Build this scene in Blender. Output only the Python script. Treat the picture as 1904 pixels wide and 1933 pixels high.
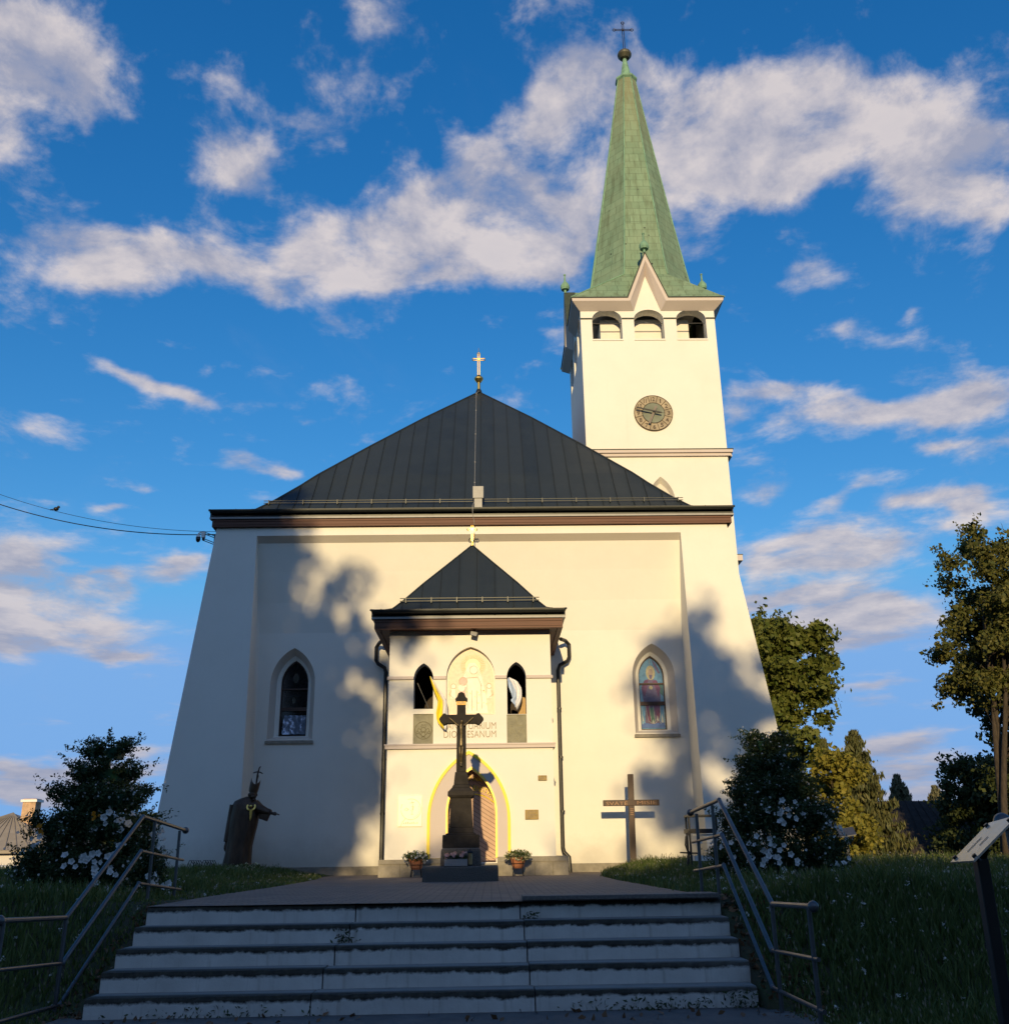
import bpy, bmesh, math, random
import numpy as np
from mathutils import Vector, Matrix
from mathutils.geometry import tessellate_polygon
R = math.radians
sc = bpy.context.scene
for o in list(bpy.data.objects): bpy.data.objects.remove(o)
COL = sc.collection

# ------------------------------------------------------------------ camera
PITCH, ROLL, YAW = R(19.35), R(0.8), R(1.0)
cam_d = bpy.data.cameras.new('camera'); cam = bpy.data.objects.new('camera', cam_d); COL.objects.link(cam)
fw0 = Vector((math.sin(YAW), math.cos(YAW), 0)); rt0 = Vector((math.cos(YAW), -math.sin(YAW), 0))
fw = fw0*math.cos(PITCH) + Vector((0, 0, 1))*math.sin(PITCH)
up0 = rt0.cross(fw)
rt = rt0*math.cos(ROLL) - up0*math.sin(ROLL); up = rt.cross(fw)
M4 = Matrix(((rt.x, up.x, -fw.x, 0), (rt.y, up.y, -fw.y, 0), (rt.z, up.z, -fw.z, .483), (0, 0, 0, 1)))
cam.matrix_world = M4
cam_d.sensor_fit = 'HORIZONTAL'; cam_d.sensor_width = 36.0; cam_d.lens = 36.0*1838/1904
cam_d.clip_end = 6000; cam_d.clip_start = .05
sc.camera = cam

# ------------------------------------------------------------------ light
SUN_EL, SUN_AZ = R(12.0), R(3.2)         # travels towards +Y, a little towards +X
sun_d = bpy.data.lights.new('sun', 'SUN'); sun = bpy.data.objects.new('sun', sun_d); COL.objects.link(sun)
sun_d.energy = 4.6; sun_d.color = (1.0, .75, .385); sun_d.angle = R(.55)
sdir = Vector((math.sin(SUN_AZ)*math.cos(SUN_EL), math.cos(SUN_AZ)*math.cos(SUN_EL), -math.sin(SUN_EL)))
sun.rotation_euler = sdir.to_track_quat('-Z', 'Y').to_euler()
sun.location = (0, -60, 40)
SKY_STRENGTH = .15

w = bpy.data.worlds.new('World'); sc.world = w; w.use_nodes = True
def build_world():
    nt = w.node_tree; N = nt.nodes; L = nt.links
    for n in list(N): N.remove(n)
    out = N.new('ShaderNodeOutputWorld'); bg = N.new('ShaderNodeBackground'); L.new(bg.outputs[0], out.inputs[0])
    def math_(op, a, b=None, c=None, clamp=False):
        n = N.new('ShaderNodeMath'); n.operation = op; n.use_clamp = clamp
        for i, v in enumerate((a, b, c)):
            if v is None: continue
            if isinstance(v, (int, float)): n.inputs[i].default_value = v
            else: L.new(v, n.inputs[i])
        return n.outputs[0]
    sky = N.new('ShaderNodeTexSky'); sky.sky_type = 'NISHITA'; sky.sun_disc = False
    sky.sun_elevation = SUN_EL; sky.sun_rotation = math.pi + SUN_AZ; sky.altitude = 500; sky.air_density = 1.0; sky.dust_density = .05; sky.ozone_density = 3.2
    hsv = N.new('ShaderNodeHueSaturation'); hsv.inputs['Saturation'].default_value = 1.27; hsv.inputs['Value'].default_value = 1.25; hsv.inputs['Hue'].default_value = .507
    L.new(sky.outputs[0], hsv.inputs['Color'])
    skyc = N.new('ShaderNodeVectorMath'); skyc.operation = 'SCALE'; skyc.inputs['Scale'].default_value = SKY_STRENGTH
    L.new(hsv.outputs[0], skyc.inputs[0])
    # soft shoulder: keeps the horizon and the glow round the sun from outshining the blue overhead
    den = N.new('ShaderNodeVectorMath'); den.operation = 'MULTIPLY_ADD'; L.new(skyc.outputs[0], den.inputs[0]); den.inputs[1].default_value = (.45, .45, .40); den.inputs[2].default_value = (.86, .88, .84)
    sh_ = N.new('ShaderNodeVectorMath'); sh_.operation = 'DIVIDE'; L.new(skyc.outputs[0], sh_.inputs[0]); L.new(den.outputs[0], sh_.inputs[1]); 
    cap = N.new('ShaderNodeVectorMath'); cap.operation = 'MINIMUM'; L.new(sh_.outputs[0], cap.inputs[0]); cap.inputs[1].default_value = (.20, .42, .80); skyc = cap
    tc = N.new('ShaderNodeTexCoord'); sep = N.new('ShaderNodeSeparateXYZ'); L.new(tc.outputs['Generated'], sep.inputs[0])
    x, y, z = sep.outputs
    az = math_('ARCTAN2', x, y); el = math_('ARCSINE', z)
    ae = N.new('ShaderNodeCombineXYZ'); L.new(az, ae.inputs[0]); L.new(el, ae.inputs[1])
    # cloud layer plane (perspective-correct pattern), for the wisp detail
    zz = math_('ADD', math_('MAXIMUM', z, .0), .22)
    pl = N.new('ShaderNodeCombineXYZ'); L.new(math_('DIVIDE', x, zz), pl.inputs[0]); L.new(math_('DIVIDE', y, zz), pl.inputs[1])
    def noise(vec, scale, det, rough, dist=0.0):
        n = N.new('ShaderNodeTexNoise'); n.inputs['Scale'].default_value = scale; n.inputs['Detail'].default_value = det
        n.inputs['Roughness'].default_value = rough; n.inputs['Distortion'].default_value = dist
        L.new(vec, n.inputs['Vector']); return n.outputs['Fac']
    # slight warp of the directions so that cloud outlines are ragged
    nw = N.new('ShaderNodeTexNoise'); nw.inputs['Scale'].default_value = 7.0; nw.inputs['Detail'].default_value = 4; L.new(ae.outputs[0], nw.inputs['Vector'])
    wv = N.new('ShaderNodeVectorMath'); wv.operation = 'MULTIPLY_ADD'; L.new(nw.outputs['Color'], wv.inputs[0])
    wv.inputs[1].default_value = (.10, .07, 0); 
    off = N.new('ShaderNodeVectorMath'); off.operation = 'SUBTRACT'; L.new(ae.outputs[0], off.inputs[0]); off.inputs[1].default_value = (.05, .035, 0)
    L.new(off.outputs[0], wv.inputs[2])
    BL = CLOUDS
    def density(vec):
        acc = None
        for (a, e, ra, re, amp) in BL:
            s = N.new('ShaderNodeVectorMath'); s.operation = 'SUBTRACT'; L.new(vec, s.inputs[0]); s.inputs[1].default_value = (R(a), R(e), 0)
            m = N.new('ShaderNodeVectorMath'); m.operation = 'MULTIPLY'; L.new(s.outputs[0], m.inputs[0]); m.inputs[1].default_value = (1/R(ra), 1/R(re), 0)
            d = N.new('ShaderNodeVectorMath'); d.operation = 'DOT_PRODUCT'; L.new(m.outputs[0], d.inputs[0]); L.new(m.outputs[0], d.inputs[1])
            g = math_('MULTIPLY', math_('EXPONENT', math_('MULTIPLY', d.outputs['Value'], -1.0)), amp)
            acc = g if acc is None else math_('ADD', acc, g)
        return acc
    mask = math_('MINIMUM', density(wv.outputs[0]), 1.0)
    st = N.new('ShaderNodeCombineXYZ'); L.new(az, st.inputs[0]); L.new(math_('MULTIPLY', math_('LOGARITHM', math_('ADD', math_('MAXIMUM', el, 0.0), .16), math.e), 1.25), st.inputs[1])
    def field(shift):
        v = N.new('ShaderNodeVectorMath'); v.operation = 'ADD'; L.new(st.outputs[0], v.inputs[0]); v.inputs[1].default_value = shift
        n1 = noise(v.outputs[0], 8.0, 9, .6, .3); n2 = noise(v.outputs[0], 21.0, 6, .6)
        return math_('ADD', math_('MULTIPLY', n1, .72), math_('MULTIPLY', n2, .28))
    nf = field((3.1, 1.7, 0)); nf2 = field((3.1, 1.7 + .055, .01))
    dens = math_('ADD', mask, math_('MULTIPLY', math_('SUBTRACT', nf, .485), 3.5))
    mr = N.new('ShaderNodeMapRange'); mr.interpolation_type = 'SMOOTHSTEP'; mr.inputs['From Min'].default_value = .16; mr.inputs['From Max'].default_value = 1.12
    L.new(dens, mr.inputs['Value'])
    alpha = math_('MULTIPLY', mr.outputs[0], .93)
    # thin veil of wisps everywhere in the upper sky
    wn = noise(pl.outputs[0], 1.6, 8, .62, .6)
    veil = N.new('ShaderNodeMapRange'); veil.interpolation_type = 'SMOOTHSTEP'; veil.inputs['From Min'].default_value = .55; veil.inputs['From Max'].default_value = .85
    L.new(wn, veil.inputs['Value'])
    alpha = math_('MAXIMUM', alpha, math_('MULTIPLY', veil.outputs[0], .16))
    alpha = math_('MULTIPLY', alpha, math_('MULTIPLY_ADD', el, 12.0, .35, clamp=True))
    rear = N.new('ShaderNodeMapRange'); rear.interpolation_type = 'SMOOTHSTEP'; rear.inputs['From Min'].default_value = .12; rear.inputs['From Max'].default_value = -.35; L.new(y, rear.inputs['Value'])  # thin cloud added behind the camera to whiten and lift the ambient light
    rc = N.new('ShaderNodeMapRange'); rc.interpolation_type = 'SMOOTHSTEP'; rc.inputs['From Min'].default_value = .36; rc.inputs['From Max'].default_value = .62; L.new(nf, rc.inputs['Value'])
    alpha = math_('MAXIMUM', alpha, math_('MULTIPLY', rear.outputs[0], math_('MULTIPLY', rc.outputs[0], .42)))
    # cloud tone: sunlit where the cloud thins out upward, grey-violet in its thick lower body
    tone = N.new('ShaderNodeMapRange'); tone.inputs['From Min'].default_value = -.10; tone.inputs['From Max'].default_value = .13
    L.new(math_('SUBTRACT', nf, nf2), tone.inputs['Value'])
    thick = N.new('ShaderNodeMapRange'); thick.inputs['From Min'].default_value = .5; thick.inputs['From Max'].default_value = 1.7
    thick.inputs['To Min'].default_value = 1.0; thick.inputs['To Max'].default_value = .35
    L.new(dens, thick.inputs['Value'])
    t = math_('MULTIPLY_ADD', tone.outputs[0], .75, math_('MULTIPLY', thick.outputs[0], .35), clamp=True)
    lowd = N.new('ShaderNodeMapRange'); lowd.inputs['From Min'].default_value = R(1); lowd.inputs['From Max'].default_value = R(16)
    lowd.inputs['To Min'].default_value = .45; lowd.inputs['To Max'].default_value = 1.0; L.new(el, lowd.inputs['Value'])
    t = math_('MULTIPLY', t, lowd.outputs[0])
    cr = N.new('ShaderNodeMix'); cr.data_type = 'RGBA'; L.new(t, cr.inputs['Factor'])
    cr.inputs['A'].default_value = (.25, .29, .43, 1); cr.inputs['B'].default_value = (.72, .655, .65, 1)
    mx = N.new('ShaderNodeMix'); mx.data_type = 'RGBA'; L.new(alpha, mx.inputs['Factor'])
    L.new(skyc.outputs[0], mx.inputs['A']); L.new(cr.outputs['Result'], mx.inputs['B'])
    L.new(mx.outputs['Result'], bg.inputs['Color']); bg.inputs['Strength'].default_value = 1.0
CLOUDS = [
(-30.3,40.2,3.92,2.19,1.00), (-27.2,39.0,2.47,1.46,0.80), (-31.5,37.3,1.98,1.66,0.70), (-16.8,38.6,3.34,1.18,0.75), (-17.3,36.9,3.11,1.07,0.80), (-20.0,41.3,2.43,0.75,0.35),
(-13.4,41.0,2.20,0.73,0.45), (-9.7,40.8,1.49,1.32,0.35), (-26.3,32.2,3.91,1.32,0.90), (-22.7,32.7,3.47,1.48,0.95), (-24.2,30.5,3.66,0.95,0.70), (-17.1,32.5,3.69,1.40,0.85),
(-14.0,31.7,2.04,0.86,0.60), (-10.8,34.9,3.93,1.69,0.80), (-6.5,35.5,3.28,2.26,0.85), (-2.1,37.0,4.09,1.82,0.95), (1.6,38.2,2.81,1.52,0.95), (1.6,35.3,4.39,2.00,1.00),
(5.2,35.5,2.91,1.70,0.90), (-2.8,33.9,5.45,1.59,0.85), (4.4,32.9,2.51,1.17,0.60), (-0.6,39.6,1.90,0.82,0.50), (6.4,42.3,3.44,1.56,0.95), (9.9,42.9,3.02,1.28,0.90),
(3.2,41.1,2.68,1.07,0.60), (15.7,40.9,3.20,1.80,0.95), (19.1,41.7,2.43,1.50,0.80), (22.4,40.0,3.91,1.87,1.00), (26.8,38.7,3.62,1.72,1.00), (29.9,36.6,2.56,1.48,0.95),
(13.9,38.2,4.22,1.61,0.80), (18.4,37.0,4.00,1.34,0.75), (23.1,36.4,2.84,1.05,0.50), (30.3,34.4,2.50,1.51,0.90), (32.8,34.7,1.61,1.95,0.95), (31.8,32.1,1.86,0.76,0.70),
(26.6,32.9,2.91,1.06,0.40), (20.3,31.9,2.53,0.97,0.50), (26.7,41.1,1.26,0.72,0.35), (-7.1,45.9,1.78,0.86,0.50), (-9.8,30.2,0.86,0.41,0.35), (22.7,28.6,1.21,0.56,0.55),
(26.4,27.9,0.57,0.27,0.40), (16.4,30.1,1.64,0.58,0.40), (29.9,28.4,1.62,0.53,0.30), (-22.3,25.6,2.39,0.51,0.85), (-19.2,25.6,2.17,0.41,0.75), (-15.8,22.3,1.41,0.77,0.75),
(-14.4,21.5,1.26,0.60,0.60), (-11.9,21.4,1.61,0.49,0.85), (-11.1,24.5,0.92,0.42,0.45), (-20.4,20.2,1.17,0.29,0.60), (-25.1,19.0,1.36,0.34,0.55), (-22.0,19.0,1.14,0.26,0.50),
(-26.9,22.0,1.08,0.50,0.30), (-26.2,14.5,2.09,1.66,0.95), (-27.2,15.2,1.28,1.37,0.70), (-21.9,13.5,2.22,1.14,1.10), (-20.9,14.4,1.40,1.01,0.60), (-17.8,15.3,1.76,0.94,0.95),
(-17.3,16.2,1.18,0.53,0.60), (-23.0,11.4,3.26,0.78,0.98), (-25.4,11.8,2.08,1.10,1.10), (-24.5,16.7,1.63,0.56,0.40), (-22.1,10.3,2.44,0.50,0.65), (17.5,25.2,2.81,0.59,0.85),
(21.1,24.1,1.79,1.01,0.70), (21.9,23.1,2.34,1.04,0.95), (24.9,23.2,1.69,0.68,0.70), (28.0,22.9,1.87,1.16,0.95), (29.7,23.1,1.56,1.09,0.85), (15.7,23.9,0.95,0.66,0.60),
(27.0,20.3,1.61,0.45,0.65), (29.4,19.8,1.03,0.66,0.60), (16.8,19.7,1.52,1.02,0.85), (22.7,18.8,1.55,0.43,0.65), (20.3,18.4,1.31,0.47,0.55), (26.5,17.6,2.37,0.73,0.85),
(28.6,17.1,1.53,0.94,0.85), (24.0,17.4,1.65,0.52,0.50), (16.8,16.5,2.09,0.90,0.90), (20.1,16.5,2.29,1.17,0.80), (21.1,15.2,2.52,0.93,0.70), (24.0,15.5,2.16,0.63,0.50),
(26.8,16.0,1.56,0.50,0.45), (18.5,13.4,3.41,0.65,1.04), (21.9,12.5,2.99,0.63,0.98), (18.9,11.6,3.09,0.58,0.91), (20.5,10.5,3.01,0.46,0.85), (16.2,13.9,1.19,0.54,0.65),
(21.8,8.2,2.39,0.34,0.59), (22.6,5.6,2.84,0.44,0.78), (20.6,7.4,2.15,0.34,0.52), (21.8,4.3,3.60,0.60,0.91), (23.8,3.2,3.95,0.48,0.85), (20.6,2.7,3.12,0.38,0.65),
(-24.5,5.0,2.79,0.37,0.78), (-20.9,4.6,3.75,0.49,0.78), (-24.8,4.0,3.01,0.47,0.91), (-19.4,5.7,1.63,0.33,0.59), (-22.0,3.5,3.93,0.37,0.65), (-24.0,7.2,1.54,0.38,0.39),
(-20.7,10.1,1.65,0.28,0.52), (-10.0,33.5,4.98,1.29,0.43), (-5.0,33.5,5.78,1.30,0.60), (0.5,35.9,4.42,2.54,0.31), (3.7,34.4,3.98,2.58,0.34), (8.9,40.0,3.34,2.13,0.25),
(12.7,40.5,3.63,2.09,0.37), (16.5,38.9,4.81,1.84,0.31), (21.3,37.8,3.89,1.81,0.31), (28.1,35.8,3.18,1.76,0.31), (30.9,33.1,2.44,1.51,0.37), (11.8,35.3,4.20,1.68,0.22),
(14.9,34.4,3.06,1.12,0.22), (28.2,38.9,2.39,1.22,0.31), (-31.7,41.0,1.74,1.58,0.37), (-1.8,43.3,2.35,0.78,0.19), (6.8,37.7,2.21,1.11,0.25), (19.2,23.8,4.20,1.03,0.40),
(26.4,22.1,4.01,1.12,0.40), (18.2,15.5,4.60,1.78,0.40), (22.0,11.6,4.79,1.43,0.45), (21.2,5.4,5.66,1.66,0.39), (-23.8,13.3,4.67,1.69,0.52), (-22.6,4.3,5.28,1.34,0.45)
]
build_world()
sc.view_settings.view_transform = 'Standard'; sc.view_settings.look = 'None'; sc.view_settings.exposure = 0.0; sc.view_settings.gamma = 1.0
sc.view_settings.use_curve_mapping = False
sc.render.engine = 'CYCLES'; sc.cycles.use_denoising = True
sc.cycles.max_bounces = 6; sc.cycles.diffuse_bounces = 3; sc.cycles.transparent_max_bounces = 12
sc.cycles.caustics_reflective = False; sc.cycles.caustics_refractive = False

# ------------------------------------------------------------------ helpers
ORG = {}
def thing(name, label, cat, loc=(0, 0, 0), group=None, rz=0):
    o = bpy.data.objects.new(name, None); COL.objects.link(o); o.empty_display_size = .2
    o.location = loc; o.rotation_euler = (0, 0, rz); ORG[o.name] = Vector(loc)
    o['label'] = label; o['category'] = cat
    if group: o['group'] = group
    return o
def tag(o, label, cat, group=None):
    o['label'] = label; o['category'] = cat
    if group: o['group'] = group
    return o
class MB:
    def __init__(s): s.v = []; s.f = []; s.m = []
    def add(s, vs, fs, m=0):
        b = len(s.v); s.v += [tuple(p) for p in vs]; s.f += [tuple(b+i for i in f) for f in fs]; s.m += [m]*len(fs)
    def box(s, x0, x1, y0, y1, z0, z1, m=0):
        s.add([(x0,y0,z0),(x1,y0,z0),(x1,y1,z0),(x0,y1,z0),(x0,y0,z1),(x1,y0,z1),(x1,y1,z1),(x0,y1,z1)],
              [(0,3,2,1),(4,5,6,7),(0,1,5,4),(1,2,6,5),(2,3,7,6),(3,0,4,7)], m)
    def hexa(s, p, m=0):
        s.add(p, [(0,3,2,1),(4,5,6,7),(0,1,5,4),(1,2,6,5),(2,3,7,6),(3,0,4,7)], m)
    def obox(s, a, b, wx, wz, m=0, upv=(0, 0, 1)):
        a = Vector(a); b = Vector(b); d = (b-a).normalized(); u = Vector(upv)
        if abs(d.dot(u)) > .95: u = Vector((0, 1, 0))
        r = d.cross(u).normalized()*wx/2; u = r.cross(d).normalized()*wz/2
        s.hexa([a-r-u, a+r-u, b+r-u, b-r-u, a-r+u, a+r+u, b+r+u, b-r+u], m)
    def tube(s, pts, r, n=8, m=0, cap=True):
        pts = [Vector(p) for p in pts]; k = len(pts)
        rs = [r]*k if isinstance(r, (int, float)) else r
        ref = None; rings = []
        for i, p in enumerate(pts):
            d = (pts[min(i+1, k-1)] - pts[max(i-1, 0)]).normalized()
            if ref is None: ref = Vector((0, 0, 1)) if abs(d.z) < .9 else Vector((1, 0, 0))
            a = (ref - d*ref.dot(d)).normalized(); b = d.cross(a); ref = a
            rings.append([p + (a*math.cos(2*math.pi*j/n) + b*math.sin(2*math.pi*j/n))*rs[i] for j in range(n)])
        vs = [q for g in rings for q in g]; fs = []
        for i in range(k-1):
            for j in range(n):
                j2 = (j+1) % n; fs.append((i*n+j, i*n+j2, (i+1)*n+j2, (i+1)*n+j))
        if cap: fs += [tuple(range(n-1, -1, -1)), tuple((k-1)*n+j for j in range(n))]
        s.add(vs, fs, m)
    def lathe(s, prof, c=(0, 0, 0), n=20, m=0, sx=1, sy=1, a0=0.0):
        vs = []; fs = []
        for (r, z) in prof:
            for j in range(n):
                a = a0 + 2*math.pi*j/n; vs.append((c[0]+r*math.cos(a)*sx, c[1]+r*math.sin(a)*sy, c[2]+z))
        for i in range(len(prof)-1):
            for j in range(n):
                j2 = (j+1) % n; fs.append((i*n+j, i*n+j2, (i+1)*n+j2, (i+1)*n+j))
        fs += [tuple(range(n-1, -1, -1)), tuple((len(prof)-1)*n+j for j in range(n))]
        s.add(vs, fs, m)
    def ball(s, c, r, m=0, n=14, sz=1.0):
        pr = [(max(r*math.sin(math.pi*i/8), r*.03), -r*sz*math.cos(math.pi*i/8)) for i in range(9)]
        s.lathe(pr, c, n, m)
    def prism(s, poly, y0, y1, m=0):         # poly in x,z (ccw seen from -y)
        n = len(poly)
        s.add([(x, y0, z) for x, z in poly] + [(x, y1, z) for x, z in poly],
              [tuple(range(n)), tuple(range(2*n-1, n-1, -1))] + [(i, i+n, (i+1) % n + n, (i+1) % n) for i in range(n)], m)
    def wall(s, outer, holes, y, m=0):       # flat wall in the plane y with openings
        loops = [outer] + holes
        pts = [Vector((x, z, 0)) for lp in loops for x, z in lp]
        tr = tessellate_polygon([[Vector((x, z, 0)) for x, z in lp] for lp in loops])
        fs = []
        for t in tr:
            a, b, c = (pts[i] for i in t)
            fs.append(tuple(t) if (b-a).cross(c-a).z > 0 else (t[0], t[2], t[1]))
        s.add([(p.x, y, p.y) for p in pts], fs, m)
    def strip(s, l0, y0, l1, y1, m=0, close=True):   # reveal between two outlines
        n = len(l0)
        s.add([(x, y0, z) for x, z in l0] + [(x, y1, z) for x, z in l1],
              [(i, (i+1) % n, (i+1) % n + n, i+n) for i in range(n if close else n-1)], m)
    def build(s, name, mats, parent=None, smooth=False, bevel=0, origin=None, segs=2, fix=True):
        me = bpy.data.meshes.new(name)
        po = ORG.get(parent.name, Vector()) if parent else Vector()
        og = Vector(origin) if origin is not None else (po if parent else Vector())
        me.from_pydata([(x-og.x, y-og.y, z-og.z) for x, y, z in s.v], [], s.f)
        for mt in (mats if isinstance(mats, (list, tuple)) else [mats]): me.materials.append(mt)
        me.polygons.foreach_set('material_index', s.m)
        me.validate(); me.update()
        if fix:
            bm = bmesh.new(); bm.from_mesh(me); bmesh.ops.recalc_face_normals(bm, faces=bm.faces); bm.to_mesh(me); bm.free()
        if smooth: me.polygons.foreach_set('use_smooth', [True]*len(me.polygons))
        o = bpy.data.objects.new(name, me); COL.objects.link(o)
        o.location = og - po
        if parent: o.parent = parent
        ORG[o.name] = og
        if bevel:
            b = o.modifiers.new('bevel', 'BEVEL'); b.width = bevel; b.segments = segs; b.limit_method = 'ANGLE'; b.angle_limit = R(40)
        return o
def npmesh(name, verts, quads, mat, parent=None, origin=None, tris=None, mats=None, midx=None, smooth=False):
    me = bpy.data.meshes.new(name); po = ORG.get(parent.name, Vector()) if parent else Vector()
    og = np.array(origin if origin is not None else po)
    v = (np.asarray(verts, dtype=np.float64) - og).astype(np.float32)
    q = np.asarray(quads, dtype=np.int32); k = q.shape[1]
    me.vertices.add(len(v)); me.vertices.foreach_set('co', v.ravel())
    me.loops.add(q.size); me.loops.foreach_set('vertex_index', q.ravel())
    me.polygons.add(len(q)); me.polygons.foreach_set('loop_start', np.arange(0, q.size, k, dtype=np.int32))
    me.polygons.foreach_set('loop_total', np.full(len(q), k, dtype=np.int32))
    for mt in (mats or [mat]): me.materials.append(mt)
    if midx is not None: me.polygons.foreach_set('material_index', np.asarray(midx, dtype=np.int32))
    if smooth: me.polygons.foreach_set('use_smooth', [True]*len(q))
    me.update(calc_edges=True)
    o = bpy.data.objects.new(name, me); COL.objects.link(o); o.location = Vector(og) - po
    if parent: o.parent = parent
    ORG[o.name] = Vector(og); return o
def pointed(xl, xr, zb, zs, za, n=9, zbr=None):
    w_ = (xr-xl)/2; h = za-zs; xm = (xl+xr)/2; Rr = (w_*w_+h*h)/(2*w_); am = math.atan2(h, Rr-w_)
    L_ = [(xl+Rr - Rr*math.cos(am*i/n), zs + Rr*math.sin(am*i/n)) for i in range(n+1)]
    Rt = [(2*xm-x, z) for x, z in L_]
    return [(xl, zb), (xr, zb if zbr is None else zbr)] + Rt[:-1] + [(xm, za)] + L_[:-1][::-1]
def rounded(xl, xr, zb, zs, za, n=12, p=1.0):
    w_ = (xr-xl)/2; xm = (xl+xr)/2
    return [(xl, zb), (xr, zb)] + [(xm + w_*math.cos(math.pi*i/n), zs + (za-zs)*math.sin(math.pi*i/n)**p) for i in range(n+1)]
def text(string, width, height, at, mat, name='lettering', parent=None, ext=.006, arc=None, face=None, bold=0.0):
    cu = bpy.data.curves.new('t', 'FONT'); cu.body = string; cu.size = 1; cu.extrude = 0; cu.offset = bold; cu.align_x = 'CENTER'
    cu.resolution_u = 3
    o = bpy.data.objects.new('t', cu); COL.objects.link(o)
    dg = bpy.context.evaluated_depsgraph_get(); dg.update()
    me = bpy.data.meshes.new_from_object(o.evaluated_get(dg)); bpy.data.objects.remove(o)
    v = np.array([p.co for p in me.vertices]); x0, x1 = v[:, 0].min(), v[:, 0].max(); z0, z1 = v[:, 1].min(), v[:, 1].max()
    b = MB(); vs = []
    fx = (lambda p: p)
    for p in v:
        x = ((p[0]-x0)/(x1-x0) - .5)*width; z = (p[1]-z0)/(z1-z0)*height
        if arc: 
            Rr = arc; x, z = (Rr+z)*math.sin(x/Rr), (Rr+z)*math.cos(x/Rr) - Rr
        vs.append((x, z))
    front = []
    for (x, z) in vs: front.append((at[0]+x, at[1]-ext, at[2]+z) if face is None else tuple(Vector(at)+face(x, z, ext)))
    b.add(front, [tuple(p.vertices) for p in me.polygons])
    # side walls
    edges = {}
    for p in me.polygons:
        vv = list(p.vertices)
        for i in range(len(vv)):
            e = tuple(sorted((vv[i], vv[(i+1) % len(vv)]))); edges[e] = edges.get(e, 0)+1
    nb = len(front); back = []
    for (x, z) in vs: back.append((at[0]+x, at[1], at[2]+z) if face is None else tuple(Vector(at)+face(x, z, 0)))
    b.add(front+back, [(e[0], e[1], e[1]+nb, e[0]+nb) for e, c in edges.items() if c == 1])
    bpy.data.meshes.remove(me)
    return b.build(name, mat, parent)

# ------------------------------------------------------------------ materials
def newmat(name):
    m = bpy.data.materials.new(name); m.use_nodes = True
    nt = m.node_tree; p = nt.nodes['Principled BSDF']; return m, nt, p
def noise_node(nt, scale, detail=4, rough=.55, coord='Object', vec=None, sv=None):
    n = nt.nodes.new('ShaderNodeTexNoise'); n.inputs['Scale'].default_value = scale; n.inputs['Detail'].default_value = detail; n.inputs['Roughness'].default_value = rough
    if vec is None:
        t = nt.nodes.new('ShaderNodeTexCoord'); vec = t.outputs[coord]
    if sv:
        mp = nt.nodes.new('ShaderNodeMapping'); mp.inputs['Scale'].default_value = sv; nt.links.new(vec, mp.inputs[0]); vec = mp.outputs[0]
    nt.links.new(vec, n.inputs['Vector']); return n
def ramp(nt, fac, stops):
    r = nt.nodes.new('ShaderNodeValToRGB'); e = r.color_ramp.elements
    e[0].position, e[0].color = stops[0][0], (*stops[0][1], 1); e[1].position, e[1].color = stops[1][0], (*stops[1][1], 1)
    for p, c in stops[2:]:
        q = e.new(p); q.color = (*c, 1)
    nt.links.new(fac, r.inputs[0]); return r.outputs[0]
def mixc(nt, fac, a, b):
    m = nt.nodes.new('ShaderNodeMix'); m.data_type = 'RGBA'
    for k, v in (('Factor', fac), ('A', a), ('B', b)):
        if isinstance(v, (int, float)): m.inputs[k].default_value = v
        elif isinstance(v, tuple): m.inputs[k].default_value = (*v, 1)
        else: nt.links.new(v, m.inputs[k])
    return m.outputs['Result']
def bump(nt, p, h, strength=.3, dist=.01):
    b = nt.nodes.new('ShaderNodeBump'); b.inputs['Strength'].default_value = strength; b.inputs['Distance'].default_value = dist
    nt.links.new(h, b.inputs['Height']); nt.links.new(b.outputs[0], p.inputs['Normal'])
def simple(name, col, rough=.6, metal=0.0, var=.12, scale=8.0, bstr=.15, bscale=60, bdist=.004, spec=.5, sv=None):
    m, nt, p = newmat(name); p.inputs['Roughness'].default_value = rough; p.inputs['Metallic'].default_value = metal
    p.inputs['Specular IOR Level'].default_value = spec
    n = noise_node(nt, scale, 5, .6, sv=sv)
    c = ramp(nt, n.outputs['Fac'], [(.3, tuple(v*(1-var) for v in col)), (.7, tuple(min(1, v*(1+var)) for v in col))])
    nt.links.new(c, p.inputs['Base Color'])
    if bstr:
        b = noise_node(nt, bscale, 3, .6); bump(nt, p, b.outputs['Fac'], bstr, bdist)
    return m
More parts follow.
